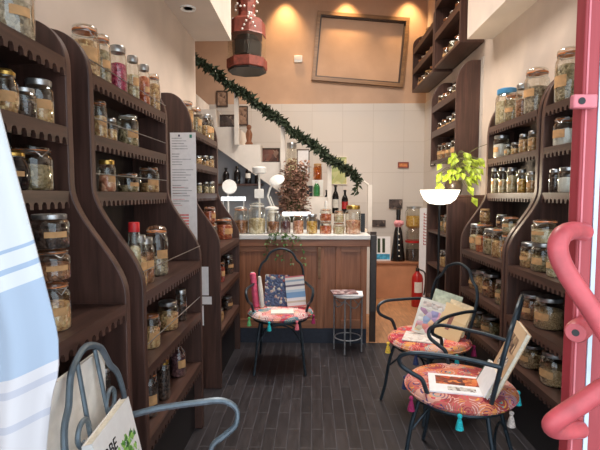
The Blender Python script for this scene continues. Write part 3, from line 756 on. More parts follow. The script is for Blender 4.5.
# dried flowers
t = thing('dried_flower_bunch', 'big brownish bunch of dried flowers in a vase beside the stairs', 'dried flowers', (-.21, 5.2, 0))
MB().lathe([(.09, 0), (.11, .03), (.12, .5), (.09, .9), (.10, 1.18), (.08, 1.18), (.08, .2)], 20, cap=False).build('vase', M['stairwhite'], t)
st, lf = MB(), MB()
for k in range(110):
    a = random.uniform(0, 2*PI); R = .15*math.sqrt(random.random()); zt = random.uniform(1.42, 1.86)
    tip = Vector((R*math.cos(a), R*.8*math.sin(a), zt)); st.tube([(tip.x*.3, tip.y*.3, 1.1), tuple(tip)], .0025, 4)
    for q in range(14):
        p = tip+Vector((random.uniform(-.05, .05), random.uniform(-.05, .05), random.uniform(-.22, .05)))
        lf.leaf(p, (random.uniform(-1, 1), random.uniform(-1, 1), random.uniform(-.3, 1)), (0, 0, 1), .05, .04)
st.build('stem', M['stem'], t); lf.build('flowers', M['dried'], t, smooth=False)

# garland on the handrail
t = thing('garland', 'dark green leafy garland wound along the stair handrail', 'garland', (-1.4, SY0-.02, rl(-1.4)))
st, lf = MB(), MB(); pts = []
for i in range(61):
    x = -1.62+i/60*2.18
    pts.append(Vector((x+1.4, .02*math.sin(i*1.3)-.05, rl(x)-rl(-1.4)-.03*abs(math.sin(i*.28))-.008)))
pts.append(pts[-1]+Vector((.0, 0, -.07))); pts.append(pts[-1]+Vector((-.005, 0, -.08)))
st.tube(pts, .008, 6)
for i, p in enumerate(pts):
    dens = 26 if (i*7) % 11 > 3 else 18
    for _ in range(dens if i < 61 else 7):
        d = Vector((random.uniform(-1, 1), random.uniform(-1, .6), random.uniform(-1, .8)))
        lf.leaf(p+Vector((random.uniform(-.03, .03), 0, random.uniform(-.02, .02))), d, (random.uniform(-1, 1), -1, random.uniform(-1, 1)), random.uniform(.05, .10), .036)
st.build('stem', M['stem'], t); lf.build('leaves', M['leaf'], t, smooth=False)

# ------------------------------------------------------------------ back wall and corner
t = thing('empty_wall_picture', 'large empty brown picture frame hung tilted on the salmon wall', 'picture frame', (.711, YB-.03, 3.655)); t.rotation_euler = (0, math.radians(5), 0)
W, H = 1.36, 1.0
def ringframe(W, H, b, y0, y1):
    f = MB()
    return f.prism([(-W/2, -H/2), (W/2, -H/2), (W/2-b, -H/2+b), (-W/2+b, -H/2+b)], 'Y', y0, y1).prism([(-W/2, H/2), (W/2, H/2), (W/2-b, H/2-b), (-W/2+b, H/2-b)], 'Y', y0, y1).prism(
        [(-W/2, -H/2), (-W/2+b, -H/2+b), (-W/2+b, H/2-b), (-W/2, H/2)], 'Y', y0, y1).prism([(W/2, -H/2), (W/2-b, -H/2+b), (W/2-b, H/2-b), (W/2, H/2)], 'Y', y0, y1)
ringframe(W, H, .05, -.035, .028).build('outer_moulding', M['gilt'], t, smooth=False)
ringframe(W-.10, H-.10, .02, -.015, .028).build('inner_moulding', M['dark_frame'], t, smooth=False)
t = thing('wall_switch', 'small white switch box on the salmon wall left of the frame', 'switch', (-.21, YB, 3.53))
MB().box(-.06, .06, -.035, 0, -.05, .05).build('box', M['white_plastic'], t, bevel=.006)
MB().box(-.05, .05, -.04, -.0352, -.015, .035).build('front_plate', M['stairwhite'], t, bevel=.003)
framed('wall_plaque', 'small red brown framed plaque on the white tiles of the back wall', 1.375, YB-.024, 1.91, .16, .085, M['seal'], fr='redbrown')
t = framed('wall_plaque', 'small brown framed plaque on the side tiles below the wall cabinet', WR-.024, 6.2, 1.90, .2, .09, M['stairwhite'], fr='dark_frame', rz=-PI/2)
framed('postcard', 'dark postcard on the tiles above the tall black bottle', 1.27, YB-.024, 1.295, .2, .14, pic2, b=.004)
framed('postcard', 'small dark postcard low on the tiles beside the counter', 1.02, YB-.024, 1.02, .2, .10, pic2, b=.004)

t = thing('tiled_ledge', 'tan low ledge in the corner carrying bottles beyond the counter', 'ledge', (1.17, 6.35, 0))
MB().box(-.53, .50, 0, .38, 0, .50).build('body', M['tanbox'], t, smooth=False)
MB().box(-.55, .515, -.02, .38, .501, .53).build('top', M['oak_x'], t, bevel=.004)
ZL = .531
t = thing('tall_black_bottle', 'tall conical black bottle with pink bow on the tan ledge', 'bottle', (1.27, 6.5, ZL))
MB().lathe([(.10, 0), (.105, .02), (.06, .42), (.035, .52), (.03, .68)], 20).build('body', M['glass_dark'], t)
MB().lathe([(.034, .68), (.034, .76), (.0001, .765)], 14).build('stopper', M['blacklid'], t)
MB().lathe([(.04, .50), (.06, .53), (.055, .58), (.036, .60)], 16).ball((-.04, -.05, .56), .035).ball((.04, -.05, .56), .035).build('pink_bow', plain('pink ribbon', (216, 150, 160), .7), t)
for z in (.08, .16, .24, .32, .4):
    MB().ball((0, -.103+z*.105, z), .012).build('pale_button', M['white_tag'], t)
t = thing('picture_stand', 'blue and white picture card with dark bottles printed, on the tan ledge', 'card', (1.03, 6.48, ZL)); t.rotation_euler = (-.1, 0, 0)
MB().box(-.13, .13, 0, .012, 0, .36).build('card', M['paper'], t, smooth=False)
MB().box(-.11, .12, -.002, -.0001, .02, .10).build('blue_print', plain('blue print', (60, 150, 190), .6, var=.3, scale=20), t, smooth=False)
MB().box(-.06, -.02, -.002, -.0001, .12, .33).build('dark_print', M['leaf'], t, smooth=False)
MB().box(.01, .05, -.002, -.0001, .12, .33).build('dark_print', M['leaf'], t, smooth=False)
t = thing('drink_dispenser', 'stacked glass dispenser jars on the tan ledge, amber liquid on top', 'dispenser', (1.50, 6.52, ZL))
MB().lathe([(.11, 0), (.12, .01), (.12, .24), (.10, .27)], 20).build('lower_jar', M['glass'], t)
MB().lathe([(.105, .005), (.105, .16), (.0001, .165)], 20).build('lower_contents', C['dark'], t)
MB().lathe([(.122, .272), (.122, .30), (.0001, .302)], 20).build('red_collar', M['extinguisher'], t)
MB().lathe([(.09, .303), (.12, .33), (.12, .44), (.09, .48)], 20).build('middle_jar', M['glass'], t)
MB().lathe([(.09, .482), (.125, .51), (.125, .72), (.10, .77)], 20).build('upper_jar', M['glass'], t)
MB().lathe([(.085, .49), (.112, .52), (.112, .66), (.0001, .66)], 20).build('amber_liquid', C['yellow'], t)
MB().lathe([(.105, .77), (.105, .80), (.0001, .81)], 20).build('lid', M['silver'], t)
t = thing('roll_up_banner', 'narrow white banner with red vertical lettering beside the dispenser', 'banner', (1.60, 6.20, 0))
MB().box(-.09, .06, 0, .01, .03, 1.32).build('sheet', M['paper'], t, smooth=False)
MB().box(-.09, .06, -.03, .04, 0, .03).build('base', M['grey_metal'], t)
r_ = MB()
for i in range(11):
    z = .80+i*.042
    r_.box(-.035, .02, -.0015, -.0002, z, z+.008).box(-.035, -.025, -.0015, -.0002, z+.008, z+.03)
    if i % 2: r_.box(.01, .02, -.0015, -.0002, z+.008, z+.03)
r_.build('red_lettering', M['extinguisher'], t, smooth=False)
t = thing('fire_extinguisher', 'red fire extinguisher on the floor below the tan ledge', 'fire extinguisher', (1.42, 5.9, 0))
MB().lathe([(.07, 0), (.075, .01), (.075, .38), (.06, .43), (.03, .46), (.025, .48)], 22).build('cylinder', M['extinguisher'], t)
MB().box(-.02, .02, -.02, .02, .48, .52).tube([(0, 0, .52), (-.02, -.05, .56), (-.03, -.11, .56)], .008, 6).tube([(0, 0, .51), (-.02, -.06, .51), (-.03, -.11, .50)], .007, 6).build('valve', M['black'], t)
MB().tube(smooth_path([(.02, 0, .5), (.09, -.02, .46), (.10, -.02, .3), (.085, -.02, .16)], 5), .01, 7).build('hose', M['black'], t)
MB().lathe([(.0755, .2), (.077, .2), (.077, .34), (.0755, .34), (.0755, .2)], 10, a0=-2.3, a1=-.9).build('paper_tag', M['white_tag'], t)

# floor lamp
t = thing('floor_lamp', 'lit floor lamp with white bowl shade on a dark thin pole', 'lamp', (1.14, 3.97, 0))
MB().lathe([(.13, 0), (.13, .015), (.03, .03)], 24).build('base', M['black'], t)
MB().tube([(0, 0, .02), (0, 0, 1.43)], .011, 10).build('pole', M['black'], t)
MB().lathe([(.03, 1.415), (.09, 1.425), (.135, 1.46), (.165, 1.52), (.172, 1.545), (.164, 1.545), (.155, 1.52), (.125, 1.47), (.085, 1.437), (.02, 1.43)], 32, cap=False).build('bowl_shade', M['bowl'], t)
MB().ball((0, 0, 1.50), .035).build('bulb', M['bowl'], t)

# potted plant on the low cabinet
t = thing('potted_pothos', 'bright yellow green leafy plant in a dark pot behind the lamp', 'plant', (1.385, 4.36, 1.501))
MB().lathe([(.05, 0), (.075, .03), (.085, .10), (.07, .14), (.06, .14), (.06, .05)], 20, cap=False).lathe([(.0001, 0), (.05, 0)], 20).build('pot', plain('dark glazed pot', (70, 58, 48), .3), t)
MB().lathe([(.0001, .115), (.062, .112)], 16).build('soil', M['black'], t)
st, lf = MB(), MB()
for k in range(60):
    a = random.uniform(0, 2*PI); R = random.uniform(.04, .21); zz = random.uniform(.06, .30)-R*.5
    tip = Vector((R*math.cos(a)+.04, R*math.sin(a)*.8-.10*random.random(), .14+zz))
    if tip.x > .26: tip.x = .26
    pp = smooth_path([(0, 0, .11), (tip.x*.4, tip.y*.4, .14+zz*.8+.05), tuple(tip)], 5); st.tube(pp, .0028, 5)
    d = Vector((math.cos(a)*.6, math.sin(a)*.5-.5, -.7-.4*random.random()))
    lf.leaf(tip, d, (0, -1, .4), random.uniform(.08, .12), random.uniform(.05, .07), .12)
for dx, dy, dz in ((.20, -.30, .36), (.05, -.25, -.02), (.1, -.22, -.12), (-.2, -.1, -.02)):
    st.tube(smooth_path([(0, 0, .11), (dx*.4, dy*.5, .2+dz*.5), (dx, dy, .1+dz)], 5), .0028, 5)
    lf.leaf((dx, dy, .1+dz), (.3, -.5, -.7), (0, -1, .4), .11, .07, .12)
st.build('stems', M['stem'], t); lf.build('leaves', M['pothos'], t, smooth=False)

# hanging lantern
t = thing('hanging_lantern', 'red brown octagonal lantern with glass and white beads hung from ceiling', 'lantern', (-.69, 4.75, 2.80))
def octp(r, z): return (r, z)
MB().lathe([(.0001, 0), (.205, 0), (.205, .02), (.0001, .02)], 8, a0=.25).build('base_plate', M['black'], t, smooth=False)
MB().lathe([(.20, .02), (.215, .03), (.215, .12), (.19, .13)], 8, a0=.25).build('lower_band', M['redbrown'], t, smooth=False)
MB().lathe([(.20, .13), (.20, .36)], 8, a0=.25, cap=False).build('glass_panes', M['glass'], t, smooth=False)
MB().lathe([(.07, .13), (.15, .16), (.16, .29), (.11, .35), (.11, .36)], 18).build('dark_inner_pot', M['glass_dark'], t)
MB().lathe([(.205, .36), (.20, .375), (.195, .50), (.16, .53), (.06, .54)], 8, a0=.25).build('upper_band', M['redbrown'], t, smooth=False)
MB().lathe([(.10, .53), (.085, .60), (.10, .75), (.10, .95), (.04, 1.05)], 8, a0=.25).build('neck', M['redbrown'], t, smooth=False)
b = MB()
for i in range(46):
    a = random.uniform(0, 2*PI); z = random.uniform(.50, .86); R = .11+.10*max(0, (.70-z))+.02*random.random()
    b.ball((R*math.cos(a), R*math.sin(a), z), .013, n=8, m=6)
for i in range(8): b.ball((.05+.01*i*(-1)**i, -.19, .52-.02*i), .012, n=8, m=6)
o = b.build('bead_strings', M['bead'], t); o['kind'] = 'stuff'
MB().tube([(0, 0, 1.04), (0, 0, CZ-2.80-.0)], .008, 6).build('chain', M['black'], t)

# downlights in the bulkheads
for x, y, z, lab in ((-.98, 3.55, 2.97, 'small round downlight in the left bulkhead'), (1.58, 3.30, 2.965, 'small round downlight in the right bulkhead')):
    t = thing('downlight', lab, 'downlight', (x, y, z))
    MB().lathe([(.035, -.004), (.058, -.012), (.062, -.004), (.062, 0)], 24, cap=False).build('rim', M['white_plastic'], t)
    MB().lathe([(.0001, -.003), (.036, -.003)], 20).build('lamp_glass', M['marble'], t)

# papers taped to the shelf sides
def sheet(name, label, x0, x1, z0, z1, y, mat, cat='paper', extra=None):
    t = thing(name, label, cat, ((x0+x1)/2, y, z0)); w = (x1-x0)/2
    MB().box(-w, w, -.0012, 0, 0, z1-z0).build('sheet', mat, t, smooth=False)
    return t
t = sheet('price_list', 'long white typed list hung on the side of the left shelf unit', -1.062, -.868, 1.02, 1.965, 3.299, M['paper'], 'paper list')
g = plain('pale grey print', (176, 178, 184), .9); ln = MB(); random.seed(3)
for i in range(34):
    z = .90-i*.0195; 
    if i % 6 == 5 or 25 < i: continue
    ln.box(-.085, -.085+random.uniform(.05, .16), -.0018, -.0013, z, z+.006)
ln.build('printed_lines', g, t, smooth=False)
MB().box(-.035, -.022, -.0018, -.0013, .915, .93).build('logo_mark', plain('dark blue print', (60, 50, 90), .8), t, smooth=False)
MB().box(.05, .068, -.0018, -.0013, .905, .93).build('green_square', plain('teal print', (60, 140, 120), .8), t, smooth=False)
sm = MB()
for i in range(5): sm.box(-.04, .035, -.0018, -.0013, .235+i*.022, .247+i*.022)
sm.build('red_stamp', plain('pale red print', (220, 130, 130), .8), t, smooth=False)
pm = MB()
for i in range(4): pm.box(-.085, -.085+.07+.02*(i % 2), -.0018, -.0013, .40+i*.045, .405+i*.045)
pm.build('pink_lines', plain('pink print', (222, 180, 184), .8), t, smooth=False)
sheet('paper_note', 'pale blue white note low on the shelf side below the list', -.862, -.787, .735, .955, 3.299, M['paper'], 'paper note')
sheet('paper_note', 'small wide white note below the taller note', -.862, -.765, .665, .725, 3.299, M['paper'], 'paper note')
sheet('paper_note', 'thin narrow white slip under the small wide note', -.86, -.828, .50, .655, 3.299, M['paper'], 'paper note')
# ------------------------------------------------------------------ chairs
CHB = .27
def make_chair(label, loc, rz, mat, scrolls=False):
    t = thing('iron_chair', label, 'chair', loc, rz, 'wrought iron armchairs')
    R, zs = .235, .435
    ring = [(R*math.cos(a), R*math.sin(a), zs) for a in [2*PI*i/32 for i in range(32)]]
    MB().tube(ring, .012, 8, True).build('seat_ring', mat, t)
    MB().lathe([(.0001, zs-.004), (R-.005, zs-.004), (R-.005, zs+.004), (.0001, zs+.004)], 32).build('seat_plate', mat, t)
    for sx in (-1, 1):
        MB().tube(smooth_path([(sx*.165, -.165, zs), (sx*.185, -.20, .30), (sx*.20, -.225, .12), (sx*.215, -.25, .006)], 5), .011, 8).build('leg', mat, t)
        MB().tube(smooth_path([(sx*.165, .165, zs), (sx*.18, .20, .25), (sx*.20, .27, .006)], 5), .011, 8).build('leg', mat, t)
    MB().tube(smooth_path([(-.18, -.20, .27), (-.10, -.14, .36), (0, -.12, .39), (.10, -.14, .36), (.18, -.20, .27)], 5), .007, 8).build('stretcher', mat, t)
    MB().tube(smooth_path([(-.18, .21, .22), (-.08, .19, .30), (.08, .19, .30), (.18, .21, .22)], 5), .007, 8).build('stretcher', mat, t)
    yb = lambda z: .17+(z-.44)*.20
    half = [(.17, .44), (.185, .56), (.20, .68), (.205, .78), (.185, .855), (.145, .895), (.125, .93), (.10, .965), (.05, .99), (0, 1.0)]
    pts = [(-x, yb(z), z) for x, z in half]+[(x, yb(z), z) for x, z in reversed(half[:-1])]
    MB().tube(smooth_path(pts, 4), .011, 8).build('back_frame', mat, t)
    for x in ((-.065, .065) if scrolls else ()):
        MB().tube(smooth_path([(x*.8, yb(.44), .44), (x, yb(.7), .7), (x*.9, yb(.975), .975)], 5), .008, 8).build('back_bar', mat, t)
    if scrolls:
        for sx in (-1, 1):
            for z0, xo in ((.80, .066), (.70, .066)):
                pp = []
                for i in range(15):
                    a = PI/2-2*PI*.8*i/14; rr = .04*(1-.35*i/14)
                    pp.append((sx*(xo+.036+rr*math.cos(a+PI/2)), yb(z0), z0+rr*math.sin(a+PI/2)))
                MB().tube(pp, .0085, 6).build('scroll', mat, t)
    for sx in (-1, 1):
        p = [(sx*.205, yb(.70), .70), (sx*.225, .10, .715), (sx*.25, -.06, .72), (sx*.275, -.17, .715), (sx*.275, -.235, .685), (sx*.262, -.235, .635), (sx*.25, -.18, .60), (sx*.24, -.135, .575), (sx*.228, -.115, .52), (sx*.215, -.09, .437)]
        MB().tube(smooth_path(p, 5), .0115, 8).build('armrest', mat, t)
    return t
def make_cushion(label, loc, rz, mat, tcols, phase=0, R=.282):
    t = thing('seat_cushion', label, 'cushion', (loc[0], loc[1], .4485), rz, 'round patchwork cushions')
    pr = [(.0001, 0), (R*.9, 0), (R*.985, .012), (R, .028), (R*.985, .044), (R*.93, .056), (R*.6, .064), (.0001, .066)]
    MB().lathe(pr, 40).build('cover', mat, t, angle=60)
    MB().tube([((R+.001)*math.cos(a), (R+.001)*math.sin(a), .028) for a in [2*PI*i/48 for i in range(48)]], .005, 6, True).build('piping', mat, t)
    for i, c in enumerate(tcols):
        a = phase+2*PI*i/len(tcols); cx, cy = (R+.016)*math.cos(a), (R+.016)*math.sin(a)
        tm = TCOL[c]
        k = MB().ball((cx, cy, .012), .012, n=10, m=6)
        k.lathe([(.006, .004), (.012, -.012), (.02, -.052), (.0001, -.052)], 12, c=(cx, cy, 0)).build('tassel', tm, t)
    return t
TCOL = {n: plain(n+' tassel yarn', c, .9, var=.15, scale=120) for n, c in dict(crimson=(150, 34, 84), teal=(34, 178, 186), yellow=(226, 184, 70), navy=(44, 56, 96), grey=(190, 178, 170), pink=(214, 110, 124), green=(110, 190, 120), red=(176, 44, 60)).items()}
def face(fx, fy): return math.atan2(fy, fx)+PI/2
CH = {1: ((-.275, 3.80), (0.04, -1)), 2: ((.83, 3.08), (-.86, -.5)), 3: ((.79, 2.31), (-.86, .5)), 4: ((-.445, 1.27), (1, .07))}
make_chair('iron armchair facing the door in front of the counter', (*CH[1][0], 0), face(*CH[1][1]), M['iron'])
make_chair('iron armchair on the right, farther from the door, beside the lamp', (*CH[2][0], 0), face(*CH[2][1]), M['iron'])
make_chair('iron armchair on the right nearest the red door', (*CH[3][0], 0), face(*CH[3][1]), M['iron'])
make_chair('blue grey iron armchair beside the hanging cloth at the left', (*CH[4][0], 0), face(*CH[4][1]), M['iron_light'], True).scale = (.99, .80, 1.05)
make_cushion('round pink patchwork cushion on the chair before the counter', CH[1][0], .3, M['cush_a'], ['green', 'teal', 'pink', 'crimson', 'green', 'navy', 'teal', 'red'], -2.9)
make_cushion('round red patchwork cushion on the farther right chair', CH[2][0], 1.3, M['cush_b'], ['yellow', 'navy', 'teal', 'crimson', 'grey', 'red', 'teal'], -4.3)
make_cushion('round rust patchwork cushion on the chair nearest the red door', CH[3][0], 2.2, M['cush_c'], ['crimson', 'teal', 'grey', 'teal', 'red', 'crimson', 'navy'], 1.3)
make_cushion('round cushion on the left chair beside the hanging cloth', CH[4][0], .8, M['cush_a'], ['crimson', 'teal', 'yellow', 'pink', 'grey', 'navy'], .2, .218)
ZC = .4485+.0665
def onchair(n, lx, ly):
    (cx, cy), f = CH[n]; a = face(*f)
    return (cx+lx*math.cos(a)-ly*math.sin(a), cy+lx*math.sin(a)+ly*math.cos(a))

# ------------------------------------------------------------------ books and papers
def book(name, label, cat, w, h, th, loc, rz=0, lean=0, roll=0, cover=None, art=None, group=None, spine=None, pages=True):
    t = thing(name, label, cat, loc, 0, group)
    t.rotation_mode = 'QUATERNION'
    t.rotation_quaternion = (Matrix.Rotation(rz, 3, 'Z') @ Matrix.Rotation(math.radians(-lean), 3, 'X') @ Matrix.Rotation(math.radians(roll), 3, 'Y')).to_quaternion()
    k = min(.003, th*.2)
    if pages:
        MB().box(-w/2, w/2, -th/2, -th/2+k, 0, h).box(-w/2, w/2, th/2-k, th/2, 0, h).box(-w/2, -w/2+k, -th/2+k, th/2-k, 0, h).build('cover', cover, t, smooth=False)
        MB().box(-w/2+k, w/2-.004, -th/2+k, th/2-k, .003, h-.003).build('pages', M['pages'], t, smooth=False)
    else:
        MB().box(-w/2, w/2, -th/2, th/2, 0, h).build('sheet', cover, t, smooth=False)
    for i, (x0, x1, z0, z1, m) in enumerate(art or []):
        MB().box(x0*w-w/2, x1*w-w/2, -th/2-.0012-.0003*i, -th/2-.0001, z0*h, z1*h).build('cover_picture', m, t, smooth=False)
    return t
def cellmat(name, cols, scale): return chunks(name, cols, scale)
m_birds = patchwork('dark blue bird print', [(66, 82, 116), (60, 76, 108), (70, 86, 120), (64, 78, 112)], 15)
m_birds = chunks('dark blue bird print', [(58, 74, 108), (64, 80, 114), (70, 86, 120), (62, 78, 110), (74, 88, 118), (66, 80, 112), (60, 76, 108), (70, 84, 114), (62, 78, 110), (150, 92, 92), (180, 176, 168)], 46)
x1, y1 = CH[1][0]
book('journal', 'dark blue patterned book standing upright on the chair before the counter', 'book', .215, .275, .02, (x1-.04, y1+.04, ZC+.004), .05, 14, 2, m_birds)
m_str = bands('striped print', 'Z', [(0, (206, 120, 120)), (.04, (214, 214, 214)), (.14, (196, 186, 170)), (.2, (220, 222, 226)), (.3, (120, 160, 200)), (.48, (180, 200, 216)), (.56, (222, 222, 222)), (.66, (110, 104, 120)), (.72, (216, 216, 216)), (.82, (150, 170, 190)), (.88, (222, 216, 210)), (.96, (200, 110, 120))], scale=1/.27)
book('striped_notebook', 'blue and white striped notebook leaning beside the blue book', 'book', .17, .27, .016, (x1+.145, y1-.0, ZC+.006), -.25, 12, -9, m_str)
t = thing('rolled_mat', 'pink rolled cloth standing at the left edge of the pink cushion', 'roll', (x1-.215, y1+.02, ZC)); t.rotation_euler = (-.1, -.12, 0)
MB().lathe([(.024, 0), (.028, .01), (.028, .29), (.018, .302)], 18).build('roll', plain('pink roll', (226, 96, 128), .7), t)
MB().tube([(.017*math.cos(a)*(1-i/40), .017*math.sin(a)*(1-i/40), .303) for i, a in enumerate([2*PI*k/12 for k in range(30)])], .002, 4).build('spiral_end', M['white_tag'], t)
t = thing('rolled_mat', 'white rolled cloth standing between pink roll and blue book', 'roll', (x1-.16, y1-.005, ZC)); t.rotation_euler = (-.1, -.10, 0)
MB().lathe([(.014, 0), (.02, .01), (.022, .15), (.014, .27), (.006, .275)], 16).build('roll', M['white_tag'], t)
book('booklet', 'thin white booklet lying flat before the blue book', 'book', .19, .09, .012, (x1+.03, y1-.205, ZC-.002), .08, 84, 0, M['white_tag'], pages=False)

m_mag = chunks('pale magazine print', [(206, 200, 196), (226, 222, 216), (190, 180, 176), (216, 200, 190)], 30)
m_kids = chunks('pastel patch print', [(220, 214, 206), (226, 222, 214), (214, 150, 170), (236, 206, 120), (130, 160, 210), (216, 120, 110), (226, 222, 214), (170, 140, 190)], 26)
x2, y2 = CH[2][0]
book('magazine', 'grey open magazine lying flat on the farther right cushion', 'magazine', .27, .20, .006, (x2-.09, y2-.17, ZC-.001), -.35, 89, 0, m_mag, pages=False)
book('picture_book', 'white book with pastel patches leaning on the farther right chair', 'book', .20, .25, .018, (x2-.03, y2-.02, ZC), -.30, 22, 14, M['white_tag'], art=[(.08, .92, .06, .72, m_kids), (.12, .88, .78, .92, m_mag)])
book('picture_book', 'taller grey green book behind the pastel patched book', 'book', .20, .29, .02, (x2+.08, y2+.09, ZC), -.42, 20, 14, plain('grey green cover', (176, 186, 166), .6), art=[(.1, .9, .1, .85, plain('pale green print', (196, 204, 184), .7))])
m_beige = bands('beige cover', 'Z', [(0, (214, 184, 140)), (.5, (222, 194, 152)), (.9, (206, 172, 126))], scale=3.6)
book('paperback', 'beige book with brown mark, front of two leaning in the farther chair', 'book', .18, .24, .018, (x2+.085, y2-.085, ZC), -.55, 28, 16, m_beige, art=[(.35, .5, .25, .7, plain('brown print', (140, 90, 80), .7))])
book('paperback', 'pale beige book behind the brown marked one in the farther chair', 'book', .17, .24, .02, (x2+.15, y2+.0, ZC), -.6, 22, 14, plain('pale beige cover', (222, 204, 170), .6))

m_photo = chunks('orange food photo', [(60, 34, 30), (214, 104, 50), (226, 140, 80), (80, 44, 40), (196, 80, 50), (120, 60, 44)], 40)
m_dk = chunks('dark small print', [(216, 212, 204), (210, 204, 196), (90, 70, 66), (212, 208, 200)], 60)
x3, y3 = CH[3][0]
book('magazine', 'white magazine with orange photo lying on the nearest right cushion', 'magazine', .30, .22, .008, (x3-.05, y3-.17, ZC-.0005), -.22, 89, 0, M['paper'], art=[(.12, .95, .42, .88, m_photo), (.3, .75, .12, .30, m_dk)], pages=False)
m_script = bands('birch coloured cover', 'Z', [(0, (206, 176, 142)), (.3, (196, 164, 130)), (.7, (212, 184, 150))], scale=3)
book('tall_book', 'tall birch coloured book with dark marks leaning on the nearest right chair', 'book', .24, .36, .022, (.905, 2.20, ZC+.002), face(-1, .25), 24, 0, m_script, art=[(.2, .8, .35, .55, m_dk), (.2, .8, .62, .85, chunks('dark lettering print', [(70, 50, 46), (196, 166, 132), (90, 64, 56), (206, 176, 142)], 34))])
book('folder', 'white folder with green edge leaning in front of the tall birch book', 'book', .22, .13, .02, (.862, 2.195, ZC+.002), face(-1, .2), 27, 0, M['paper'], art=[(.0, .04, .0, 1.0, plain('green grey edge', (110, 130, 120), .7))])

# herb book on the left chair
m_herb = chunks('green herb print', [(70, 130, 50), (110, 170, 70), (150, 196, 100), (60, 110, 50)], 40)
HB = dict(w=.28, h=.32, th=.03)
hb = book('herb_book', 'white herb book with green leaves printed, standing on the left chair', 'book', HB['w'], HB['h'], HB['th'], (*onchair(4, .0, .10), ZC+.003), face(*CH[4][1]), 12, 0, plain('white glossy cover', (228, 228, 226), .3, var=.02))
lf = MB(); random.seed(11)
for i in range(60):
    px, pz = random.gauss(.06, .03), random.uniform(.03, .22)
    if abs(px) > .11: continue
    lf.leaf((px, -.0165, pz), (random.uniform(-1, 1), 0, random.uniform(-.2, 1)), (0, -1, 0), .05, .022, .03)
lf.build('printed_leaves', m_herb, hb, smooth=False)
def lettering(txt, size, parent, x, y, z, mat, name='title_lettering'):
    cu = bpy.data.curves.new(name, 'FONT'); cu.body = txt; cu.size = size; cu.extrude = .0006; cu.align_x = 'CENTER'
    cu.materials.append(mat); o = bpy.data.objects.new(name, cu); COL.objects.link(o)
    bpy.context.view_layer.update(); me = bpy.data.meshes.new_from_object(o.evaluated_get(bpy.context.evaluated_depsgraph_get())); bpy.data.objects.remove(o); bpy.data.curves.remove(cu)
    o = bpy.data.objects.new(name, me); COL.objects.link(o)
    o.parent = parent; o.location = (x, y, z); o.rotation_euler = (PI/2, 0, 0); return o
lettering('ERBE', .05, hb, -.065, -.0162, .235, M['black'])

# board leaning behind the left chair
t = thing('leaning_board', 'cream board with dark edge leaning behind the left chair', 'board', (-.688, 1.14, .0)); t.rotation_euler = (0, 0, PI/2)
MB().box(-.26, .26, -.006, .006, .50, 1.0).build('panel', plain('cream board', (238, 232, 222), .7, var=.03), t, smooth=False)
MB().box(-.27, .27, -.012, .012, .42, .4999).box(-.27, -.2601, -.012, .012, .5, 1.0).build('edge', M['dark_frame'], t, smooth=False)
MB().box(-.25, -.23, -.012, .012, 0, .42).box(.23, .25, -.012, .012, 0, .42).build('support', M['dark_frame'], t, smooth=False)

# wire stool with magazines
t = thing('wire_stool', 'small grey wire stool holding magazines before the counter', 'stool', (.345, 4.16, 0))
zs = .545
MB().tube([(.14*math.cos(a), .14*math.sin(a), zs) for a in [2*PI*i/28 for i in range(28)]], .008, 8, True).build('top_ring', M['grey_metal'], t)
MB().lathe([(.0001, zs+.001), (.135, zs+.001), (.135, zs+.006), (.0001, zs+.006)], 28).build('seat_plate', M['grey_metal'], t)
MB().tube([(.125*math.cos(a), .125*math.sin(a), .14) for a in [2*PI*i/28 for i in range(28)]], .006, 8, True).build('lower_ring', M['grey_metal'], t)
for k in range(4):
    a = PI/4+.5+k*PI/2
    MB().tube([(.135*math.cos(a), .135*math.sin(a), zs), (.135*math.cos(a), .135*math.sin(a), .006)], .007, 8).build('leg', M['grey_metal'], t)
    b = a+PI/4
    MB().tube(smooth_path([(.135*math.cos(a), .135*math.sin(a), zs-.03), (.12*math.cos(b), .12*math.sin(b), zs-.10), (.135*math.cos(a+PI/2), .135*math.sin(a+PI/2), zs-.03)], 6), .005, 6).build('arch_brace', M['grey_metal'], t)
ZS = zs+.0135
book('magazine', 'pale magazine at the bottom of the pile on the wire stool', 'magazine', .27, .20, .012, (.34, 4.07, ZS+.001), -.1, 90, 0, M['paper'], pages=False)
book('magazine', 'dark pinkish printed magazine on top of the wire stool pile', 'magazine', .24, .18, .01, (.32, 4.08, ZS+.013), .12, 90, 0, chunks('dark pinkish print', [(150, 110, 110), (90, 70, 76), (196, 176, 176), (120, 84, 90)], 26), pages=False)

# ------------------------------------------------------------------ red door at the right
dr = MB().prism([(.475, .80), (.503, .80), (.503, .83), (.475, .83)], 'Z', .02, 2.4)
d1 = struct(dr.build('door_1', M['door'], bevel=.003))
MB().prism([(.480, .7985), (.483, .7985), (.483, .7999), (.480, .7999)], 'Z', .02, 2.4).build('groove_strip', M['hinge'], d1, smooth=False)
MB().box(.5035, .511, .80, .83, .02, 2.4).build('glass_edge', plain('pale blue glass edge', (196, 212, 226), .2, var=.03), d1, smooth=False)  # pale blue stands in for reflections along the glass edge
MB().box(.5115, .55, .805, .84, .02, 2.4).build('second_stile', M['door'], d1, smooth=False)
MB().box(.5505, .565, .82, .825, .1, 2.3).build('glass_pane', M['pane'], d1, smooth=False)
hp = MB().box(.452, .493, .785, .7995, 1.650, 1.674).build('hinge_plate', M['hinge'], d1, bevel=.003)
MB().lathe([(.0001, -.002), (.006, -.002), (.006, .001)], 14).build('screw_hole', M['black'], hp, loc=(.465, .7845, 1.662)).rotation_euler = (PI/2, 0, 0)
